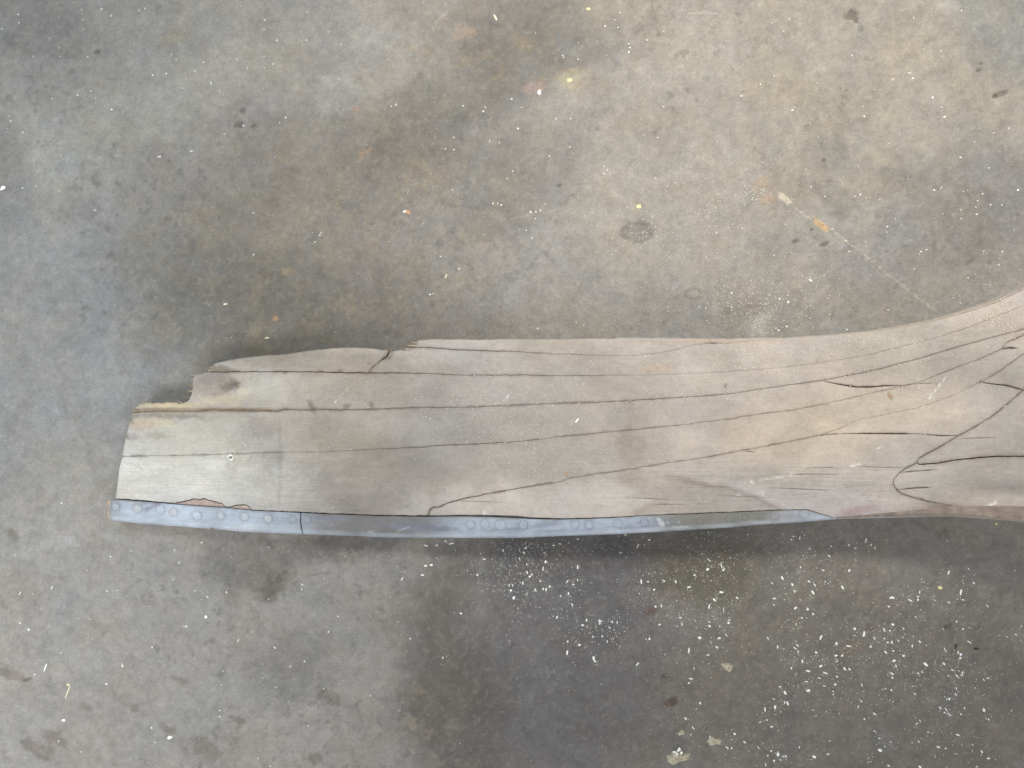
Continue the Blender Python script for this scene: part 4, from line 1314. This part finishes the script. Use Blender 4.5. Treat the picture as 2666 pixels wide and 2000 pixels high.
R_E = (1300, 1390, 4.747, """325,175,40,26,20 305,235,44,22,-55 248,205,20,24,0 47,205,20,34,0 400,122,20,18,0 670,143,34,22,10 750,125,34,16,-15 855,110,20,22,0 970,65,30,20,0 555,238,24,26,0
570,345,30,40,0 592,350,16,26,0 250,303,18,28,0 340,378,14,34,0 208,390,14,22,0 345,475,16,40,0 400,503,30,28,0 375,528,30,28,0 540,430,14,60,-8 508,585,26,22,20
843,590,48,24,55 915,627,28,22,-20 540,683,22,40,0 578,688,22,44,0 622,650,26,28,20 443,692,22,32,0 142,700,36,28,15 178,790,38,44,0 122,635,14,40,-5 163,630,40,12,-50
290,605,18,44,0 853,738,22,44,0 758,768,24,30,20 345,735,14,28,0 968,570,16,36,0 968,410,18,56,0 900,875,46,16,-60 712,1030,48,22,68 668,1018,20,18,0 230,917,20,20,0
1080,1065,18,40,5 1243,1080,42,30,0 1240,1110,24,26,0 1030,1128,36,26,0 1395,1088,18,36,0 1455,1095,14,36,0 1363,1160,34,18,-38 1270,1265,18,30,10 1155,1270,14,34,10 1333,1330,14,36,0
990,1372,34,34,0 845,1330,22,26,0 838,1465,24,60,-10 948,1328,16,24,0 1165,1535,32,56,5 1180,1572,30,28,0 1490,1388,18,20,0 1410,1290,14,22,0 1855,1297,30,34,0 1815,1300,20,24,0
1753,590,20,60,5 1838,590,26,24,0 1912,690,28,30,-30 1728,738,16,30,10 1930,900,30,28,-40 2000,890,20,46,5 1980,1120,34,22,20 2045,1490,20,22,0 2180,590,20,44,10 2035,580,40,14,-40
1710,150,60,14,60 1852,75,30,22,0 1560,15,34,16,-35 1498,235,30,12,0 2190,825,20,22,0 2200,1140,16,28,0 1707,1610,60,16,40 500,910,20,10,0 130,1325,12,20,0 2000,490,14,18,0 1845,490,16,16,0""")
FRONT = []
for ox, oy, k, txt in (R_A, R_B, R_C, R_D, R_E):
    for w in txt.split():
        x, y, L, Wd, a = map(float, w.split(','))
        if Wd > L:
            L, Wd, a = Wd, L, a + 90
        FRONT.append((ox + x / k, oy + y / k, L / k, Wd / k, a))
FRONT += [(1109, 1421, 12, 4, -15), (1123, 1471, 9, 7, 0), (1108, 1473, 8, 6, 0), (1100, 1497, 10, 5, 0), (1047, 1507, 11, 5, 60), (1243, 1497, 6, 8, 0), (1160, 1409, 8, 6, 0), (1175, 1415, 16, 4, 12),
          (1137, 1420, 7, 5, 30), (1261, 1456, 9, 4, 15), (1200, 1597, 7, 6, 0), (1153, 1712, 4, 6, 0), (1068, 1663, 5, 5, 0), (964, 1811, 8, 3, 55)]
FRONT.sort(key=lambda t: -t[2] * t[3])


def zone_front(x, y):
    if y > 1760 and x < 2000:
        return "around the mortar lumps at the bottom edge of the floor"
    if x < 1290:
        return "on the floor left of the dense scatter under the metal edge"
    if x < 1600 and y < 1580:
        return "in the dense scatter right under the metal edge"
    if x < 1766:
        return "on the rough brown patch in the lower middle of the floor"
    if x < 2000:
        return "on the floor under the olive right end of the metal edge"
    if y < 1560 and x < 2240:
        return "on the floor under the metal edge's pointed tip"
    if y < 1640 and x >= 2240:
        return "on the floor below the blade's wide right end"
    if x < 2300:
        return "in the widest scatter right of the mortar lumps"
    return "in the scatter of the lower right corner"


n_f = n_s = 0
rest = []
for x, y, L, Wd, a in FRONT:
    if y < 1376 and x < 2200:
        continue
    L, Wd = L * 1.02, Wd * .98
    zn = zone_front(x, y)
    big = "large" if L * Wd > 70 else "small"
    if L > 2.4 * Wd:
        chip(x, y, L, Wd, a, "thin white wood shaving " + zn, "wood shaving", "thin white wood shavings " + zn)
        n_s += 1
    elif n_f < 195:
        mt = 'chipgrey' if random.random() < .22 and big == "small" else 'chip'
        big = "dusty greyish" if mt == 'chipgrey' else big + " white"
        chip(x, y, L, Wd, a, big + " wood flake " + zn, "wood flake", big + " wood flakes " + zn, mt)
        n_f += 1
    else:
        rest.append((x, y, L * 1.1, Wd * 1.1, math.radians(a)))

# ---- sparse small flakes behind the blade
back_rest = []


def zone_back(x, y):
    if x < 700:
        return "on the grey floor at the upper left"
    if x < 1560:
        return "on the dark mottled floor behind the broken blade tip"
    if y < 560:
        return "on the tan dusty floor at the upper right"
    return "on the floor between the tan patch and the blade"


BACK = """5,76 87,147 130,101 218,77 216,52 264,24 290,42 378,23 213,26 363,28 48,38 50,60 155,125 229,149 158,148 459,155 447,142 530,162 509,185 398,196 433,192 508,186 250,257 238,238 202,248
136,257 291,285 60,345 25,303 28,315 59,490 95,485 156,497 247,547 412,408 497,394 501,394 417,408 617,155 688,147 690,53 688,78 721,105 784,84 798,105 855,84 800,33 644,177 711,167 690,177
549,215 476,230 572,237 550,219 888,116 883,206 744,306 728,320 634,327 584,350 660,555 661,663 820,630 833,613 836,607 1031,273 1019,277 1264,280 1258,290 1332,258 1358,280 1206,276 1182,358 1160,388
1182,390 1275,368 1300,372 1430,407 1573,434 1581,443 1572,453 1484,383 1485,310 1447,310 1349,335 1465,145 1467,150 1505,155 1575,69 1614,34 1609,72 1600,52 1684,105 1637,115 1640,124 1637,136 1728,83 1727,278
1712,359 1707,465 1737,485 1305,534 1296,530 1284,530 1370,600 1383,553 1380,551 1178,495 1320,465 1335,446 1395,552 1394,570 1407,548 1420,532 1385,620 1147,668 1195,700 1128,765 1400,855 1500,840 1520,846 1740,800
1930,250 2010,60 2040,82 2015,198 1980,220 2055,50 2378,47 2503,28 2450,133 2370,190 2218,145 2324,207 2365,191 2376,204 2428,253 2461,304 2452,280 2325,207 2247,277 2250,303 2065,287 2067,280 2587,347 2626,335
2537,370 2500,410 2451,488 2448,492 2574,438 2558,505 2608,535 2545,523 2540,540 2579,533 2502,570 2502,547 2432,495 2397,656 2393,662 2412,650 2308,605 2211,655 2255,642 2253,630 2290,520 2225,512 2240,507 2148,512
2111,487 1865,605 2015,665 2090,720 2000,790 2050,770 1930,790 2100,800 2110,830 2160,820 2040,835 2020,855 1905,800 1900,775 1960,765 1885,745 2312,808 2500,790 2600,690 2520,725 2640,600 2610,655 2560,655 2380,700 2310,590 2330,570""".split()
for k, w in enumerate(BACK):
    x, y = map(float, w.split(','))
    if on_blade(x, y):
        continue
    r = random.Random(k)
    L = r.choice([5, 5.5, 6, 6.5, 7, 8])
    if L < 7:
        back_rest.append((x, y, L * 1.1, L * r.uniform(.6, .9), r.uniform(0, 3.1)))
        continue
    mt = r.choice(['chip', 'chip', 'chip', 'cream'])
    zn = zone_back(x, y)
    kind = "white" if mt == 'chip' else "cream"
    chip(x, y, L, L * r.uniform(.5, .85), r.uniform(-10, 60), f"small {kind} wood flake {zn}", "wood flake", f"small {kind} wood flakes {zn}", mt)
for x, y, L, Wd, a in [(2543, 558, 10, 5, -10), (2650, 495, 9, 7, 20), (2397, 655, 10, 4, -20), (2062, 287, 9, 4, 60), (2458, 305, 8, 5, 60), (2428, 254, 8, 6, 70), (2312, 808, 8, 6, 0), (2030, 778, 10, 6, -10),
                       (2052, 786, 10, 7, 0), (2110, 730, 18, 6, -30), (2027, 860, 9, 7, 0), (2048, 850, 9, 6, 0), (2205, 858, 8, 5, 20), (1905, 763, 8, 6, 0), (1120, 767, 8, 6, 0)]:
    zn = zone_back(x, y)
    lg = L > 2.4 * Wd
    chip(x, y, L, Wd, a, ("thin white shaving " if lg else "small white wood flake ") + zn, "wood shaving" if lg else "wood flake", ("thin white shavings " if lg else "small white wood flakes ") + zn)

# ---- flakes at the lower left
g_l = "small white flakes scattered on the lower left floor"
for k, w in enumerate("""288,1449 525,1413 455,1432 342,1434 466,1465 451,1509 279,1539 508,1538 541,1555 590,1541 540,1554 396,1685 279,1539 307,1537 580,1747 577,1783 277,1781 318,1735 91,1756 75,1640 53,1623 159,1700 233,1612 74,1638
485,1631 479,1631 793,1722 718,1686 756,1735 843,1793 855,1645 785,1535 590,1542 395,1895 404,1933 153,1930 211,1957 573,1850 572,1866 719,1790 803,1890 672,1974 704,1995 787,1522 700,1560 880,1605 700,1425 615,1380 160,1310 40,1445 10,1445""".split()):
    x, y = map(float, w.split(','))
    r = random.Random(900 + k)
    L = r.choice([5, 5, 6, 7, 8])
    if L < 7:
        back_rest.append((x, y, L * 1.1, L * r.uniform(.6, .9), r.uniform(0, 3.1)))
        continue
    chip(x, y, L, L * r.uniform(.5, .85), r.uniform(0, 180), "small white wood flake " + ("near the lower left corner of the floor" if x < 420 else "on the floor under the blade's left end"), "wood flake", "small white wood flakes " + ("near the lower left corner" if x < 420 else "under the blade's left end"))
for x, y, a in [(319, 1731, -65), (620, 1668, 75), (715, 1686, -50), (135, 1530, 75), (52, 1545, 60)]:
    chip(x, y, 16, 3, a, "short thin shaving on the lower left concrete floor", "wood shaving", g_l.replace("flakes", "shavings"))

# ---- curls on the blade's face
g_c = "fine pale shaving curls lying on the blade"
CURLS = """1360,1030 1365,1045 1438,1057 1432,1062 1448,1050 1500,1003 1470,1003 1538,940 1530,965 1690,925 1680,928 1780,1034 1893,1038 1305,1100 1360,1130 1427,1145 1375,1170 1390,1165 1325,1205 1322,1225
1447,1297 1442,1305 1530,1278 1243,1212 1255,1195 1192,1110 1260,1125 1110,1085 1120,1090 1137,1115 1190,1040 1210,1060 1330,1085 1352,1110 2070,890 2072,930 2050,935 2350,880 2335,895 2180,925 2120,920 2340,950
2210,975 2260,967 2490,930 2530,905 2600,840 2620,830 2640,820 2635,840 2600,800 2585,960 2320,910 1985,900 1950,905 1900,1005 1895,1020 2030,1060 1995,1005 2570,905 2640,930 2555,995 2565,1075 2617,1057 2585,1065 2440,1140
1985,1290 1930,1288 1860,1250 2000,1250 1800,1150 1850,1125 885,965 925,968 958,1060 1062,990 1135,1010 1225,985 1235,976 985,1100 857,1165 912,1170 1080,900 1215,1150 1500,1220 640,1160 600,1290 690,1200 480,1120 2392,1010 2350,1005 2045,988""".split()
for k, w in enumerate(CURLS):
    x, y = map(float, w.split(','))
    r = random.Random(1500 + k)
    zn = ("on the blade's left half" if x < 1290 else "on the middle of the blade" if x < 1700 else "on the blade's wide right end" if x > 2300 else "on the blade between its middle and right end")
    if r.random() < .6:
        chip(x, y, r.uniform(6, 11), r.uniform(1.3, 1.9), r.uniform(0, 180), "fine pale shaving curl lying " + zn, "wood shaving", "fine pale shaving curls lying " + zn, r.choice(['cream', 'chip', 'cream']), lift=.0002)
    else:
        L = r.uniform(3.2, 4.6)
        chip(x, y, L, L * .7, r.uniform(0, 180), "tiny pale wood flake lying " + zn, "wood flake", "tiny pale wood flakes lying " + zn, r.choice(['cream', 'chip', 'cream']), lift=.0002)


# ---- dust too fine to count
def dust(name, pts, label, zf, mat='dust'):
    """pts: (x, y, length, width, angle)"""
    vs, fs = [], []
    for (x, y, L, Wd, a) in pts:
        z = zf(x, y)
        k = PX * (1 - z / HC)
        c = world(np.array([x]), np.array([y]), np.array([z]))[0]
        ca, sa = math.cos(a), math.sin(a)
        b = len(vs)
        hh = min(L, Wd) * k * .45
        for u, v, w in ((-.5, 0, 0), (0, -.5, 0), (.5, 0, 0), (0, .5, 0)):
            uu, vv = u * L * k, v * Wd * k
            vs.append((c[0] + uu * ca - vv * sa, c[1] + uu * sa + vv * ca, c[2] + .00015 + random.uniform(0, hh * .6)))
        vs.append((c[0], c[1], c[2] + .00015 + hh))
        for e in range(4):
            fs.append((b + e, b + (e + 1) % 4, b + 4))
    me = bpy.data.meshes.new(name)
    me.from_pydata(vs, [], fs)
    o = link(name, me, MAT[mat])
    tag(o, label, "wood dust", kind="stuff")
    return o


rr = random.Random(77)
P = []
# clustered round the flakes in front
src = [f for f in FRONT if f[1] > 1380]
for _ in range(1800):
    x, y, *_r = rr.choice(src)
    s = rr.choice([10, 18, 30, 55])
    x, y = x + rr.gauss(0, s), y + rr.gauss(0, s)
    L = rr.choice([2.2, 2.6, 3, 3.4, 4.2])
    P.append((x, y, L, L * rr.uniform(.4, .8), rr.uniform(0, 3.14)))
for x, y, sx, sy, n in [(1380, 1425, 70, 20, 120), (1345, 1465, 60, 40, 110), (1340, 1520, 60, 30, 90), (1560, 1640, 60, 25, 110), (1900, 1480, 60, 60, 120), (1870, 1600, 45, 45, 120), (2090, 1450, 60, 30, 100), (2300, 1680, 60, 50, 130),
                        (2190, 1700, 60, 40, 100), (2450, 1760, 80, 60, 120), (1700, 1540, 50, 60, 80), (1600, 1400, 260, 30, 120)]:
    for _ in range(n):
        L = rr.choice([2, 2.5, 3, 3.6])
        P.append((rr.gauss(x, sx), rr.gauss(y, sy), L, L * rr.uniform(.4, .8), rr.uniform(0, 3.14)))
P = [p for p in P if p[1] > np.interp(p[0], bx_, by_) - 12 and -20 < p[0] < 2690 and p[1] < 2020] + rest + back_rest
dust("sawdust", P, "fine white sawdust scattered thickly over the floor in front of the blade", floor_z, 'chipgrey')
P = []
for _ in range(800):
    x, y = rr.uniform(-10, 2680), rr.uniform(-10, 2010)
    L = rr.choice([1.8, 2, 2.4, 2.8, 3.4])
    P.append((x, y, L, L * rr.uniform(.4, .9), rr.uniform(0, 3.14)))
for x, y, sx, sy, n in [(1950, 800, 70, 40, 260), (2050, 830, 70, 35, 160), (1660, 600, 40, 25, 50), (2120, 720, 50, 40, 60), (1900, 470, 80, 50, 60), (2600, 790, 60, 40, 120), (1780, 620, 120, 60, 80), (1980, 850, 16, 22, 90),
                        (2400, 520, 160, 60, 60), (1850, 560, 30, 20, 40), (1960, 500, 24, 16, 40)]:
    for _ in range(n):
        L = rr.choice([2, 2.5, 3, 4])
        P.append((rr.gauss(x, sx), rr.gauss(y, sy), L, L * rr.uniform(.4, .8), rr.uniform(0, 3.14)))
P = [p for p in P if not (np.interp(p[0], tx, ty) - 4 < p[1] < np.interp(p[0], bx_, by_) + 4 and p[0] > 280)]
dust("floor_dust", P, "fine pale dust specks strewn over the whole concrete floor", floor_z, 'dust')
P = []
for x, y, sx, sy, n in [(1360, 1110, 60, 70, 140), (1330, 1190, 45, 40, 90), (1210, 1040, 60, 25, 70), (1560, 1045, 160, 20, 90), (2300, 895, 130, 14, 150), (2060, 950, 140, 22, 160), (2590, 830, 60, 30, 260), (1400, 1000, 90, 30, 60),
                        (1850, 1000, 60, 25, 70), (1950, 905, 70, 10, 70), (2340, 1010, 250, 50, 60), (1450, 1240, 200, 20, 60), (2450, 1120, 80, 60, 30), (640, 1210, 40, 30, 50), (1750, 930, 160, 20, 60)]:
    for _ in range(n):
        L = rr.choice([2, 2.4, 3, 4.5, 6])
        P.append((rr.gauss(x, sx), rr.gauss(y, sy), L, min(L * .6, rr.uniform(1.3, 2.2)), rr.uniform(0, 3.14)))
for _ in range(500):
    P.append((rr.uniform(380, 2680), rr.uniform(900, 1330), rr.uniform(1.6, 3), 1.6, rr.uniform(0, 3.14)))
P = [p for p in P if on_blade(p[0], p[1]) and p[1] < np.interp(p[0], bx_, by_) - 66]
dust("blade_dust", P, "fine pale dust and fibres lying on the blade's face", lambda x, y: surf_at(x, y) + (.0030 if x < 1000 else .0012 if x < 1300 else .0001), 'cream')


# ---- lumps of mortar stuck on the floor, crumbs along the filled crack
def lump(name, x, y, rx, ry, h, seed, mat, label, cat, parent=None):
    n, m = 26, 7
    vs, fs = [], []
    r = np.random.default_rng(seed)
    ph = r.uniform(0, 6.28, 8)
    for i in range(m):
        t = i / (m - 1)
        for k in range(n):
            a = 2 * math.pi * k / n
            wob = 1 + .16 * math.sin(2 * a + ph[0]) + .13 * math.sin(3 * a + ph[1]) + .10 * math.sin(5 * a + ph[2]) + .08 * math.sin(8 * a + ph[3])
            q = (1 - t) * wob
            z = h * (1 - (1 - t) ** 2.2) * (.7 + .5 * r.random()) if i else -.001
            vs.append((rx * PX * q * math.cos(a), ry * PX * q * math.sin(a), z))
    for i in range(m - 1):
        for k in range(n):
            fs.append((i * n + k, i * n + (k + 1) % n, (i + 1) * n + (k + 1) % n, (i + 1) * n + k))
    fs.append(tuple((m - 1) * n + k for k in range(n)))
    me = bpy.data.meshes.new(name)
    me.from_pydata(vs, [], fs)
    shade_smooth(me)
    o = link(name, me, MAT[mat], parent)
    o.location = ((x - CX) * PX, (CY - y) * PX, floor_z(x, y))
    if label:
        tag(o, label, cat)
    return o


lump("mortar_lump", 1894, 1736, 15, 12, .0035, 1, 'mortar', "small pale mortar lump with a dark dimple on the lower right floor", "mortar lump")
lump("mortar_lump", 1859, 1930, 18, 13, .003, 2, 'mortar', "flat tan mortar lump near the bottom edge of the floor", "mortar lump")
lump("mortar_lump", 1764, 1972, 30, 18, .005, 3, 'mortar', "largest mortar lump with white grains on top, at the bottom edge", "mortar lump")
lump("mortar_lump", 1774, 1908, 10, 7, .002, 4, 'mortar', "smallest brownish mortar lump above the largest one", "mortar lump")
for i, (dx, dy) in enumerate([(-8, -8), (2, -12), (10, -6), (-2, -3), (5, -16)]):
    chip(1764 + dx, 1966 + dy, 9, 7, 30 * i, "white grain on top of the largest mortar lump", "grain", "white grains on the largest mortar lump", lift=.0042, name="white_grain")
crumbs = [(2038, 506, 10, 6), (2050, 519, 12, 7), (2060, 528, 9, 6), (2066, 520, 6, 5), (2086, 552, 8, 7), (2118, 566, 7, 5), (2132, 576, 10, 5), (2145, 584, 9, 5), (2166, 598, 10, 8), (2172, 611, 6, 5), (2182, 621, 8, 4),
          (2203, 629, 10, 6), (2219, 643, 9, 5), (2236, 652, 7, 4), (2250, 668, 6, 4), (2262, 677, 6, 3), (2278, 683, 6, 4)]
vs, fs = [], []
for i, (x, y, a, b) in enumerate(crumbs):
    r = random.Random(i)
    b0 = len(vs)
    for ring, (q, h) in enumerate(((1, 0), (.7, .7), (.0, 1))):
        for k in range(8):
            t = 2 * math.pi * k / 8
            w = q * (1 + .25 * r.uniform(-1, 1))
            u, v = a * .40 * w * math.cos(t), b * .36 * w * math.sin(t)
            ca, sa = math.cos(-.66), math.sin(-.66)
            vs.append(((x - CX + u * ca - v * sa) * PX, (CY - y + u * sa + v * ca) * PX, floor_z(x, y) + h * .0016))
    for ring in range(2):
        for k in range(8):
            fs.append((b0 + ring * 8 + k, b0 + ring * 8 + (k + 1) % 8, b0 + ring * 8 + 8 + (k + 1) % 8, b0 + ring * 8 + 8 + k))
me = bpy.data.meshes.new("crack_filler")
me.from_pydata(vs, [], fs)
MAT['plaster'] = plain_mat("cream_plaster", (.66, .58, .46), .85, .3, 0, 450)
o = link("crack_filler", me, MAT['plaster'], FLOOR)
o['kind'] = "stuff"
print("objects", len(S.objects), "front flakes", n_f, n_s)
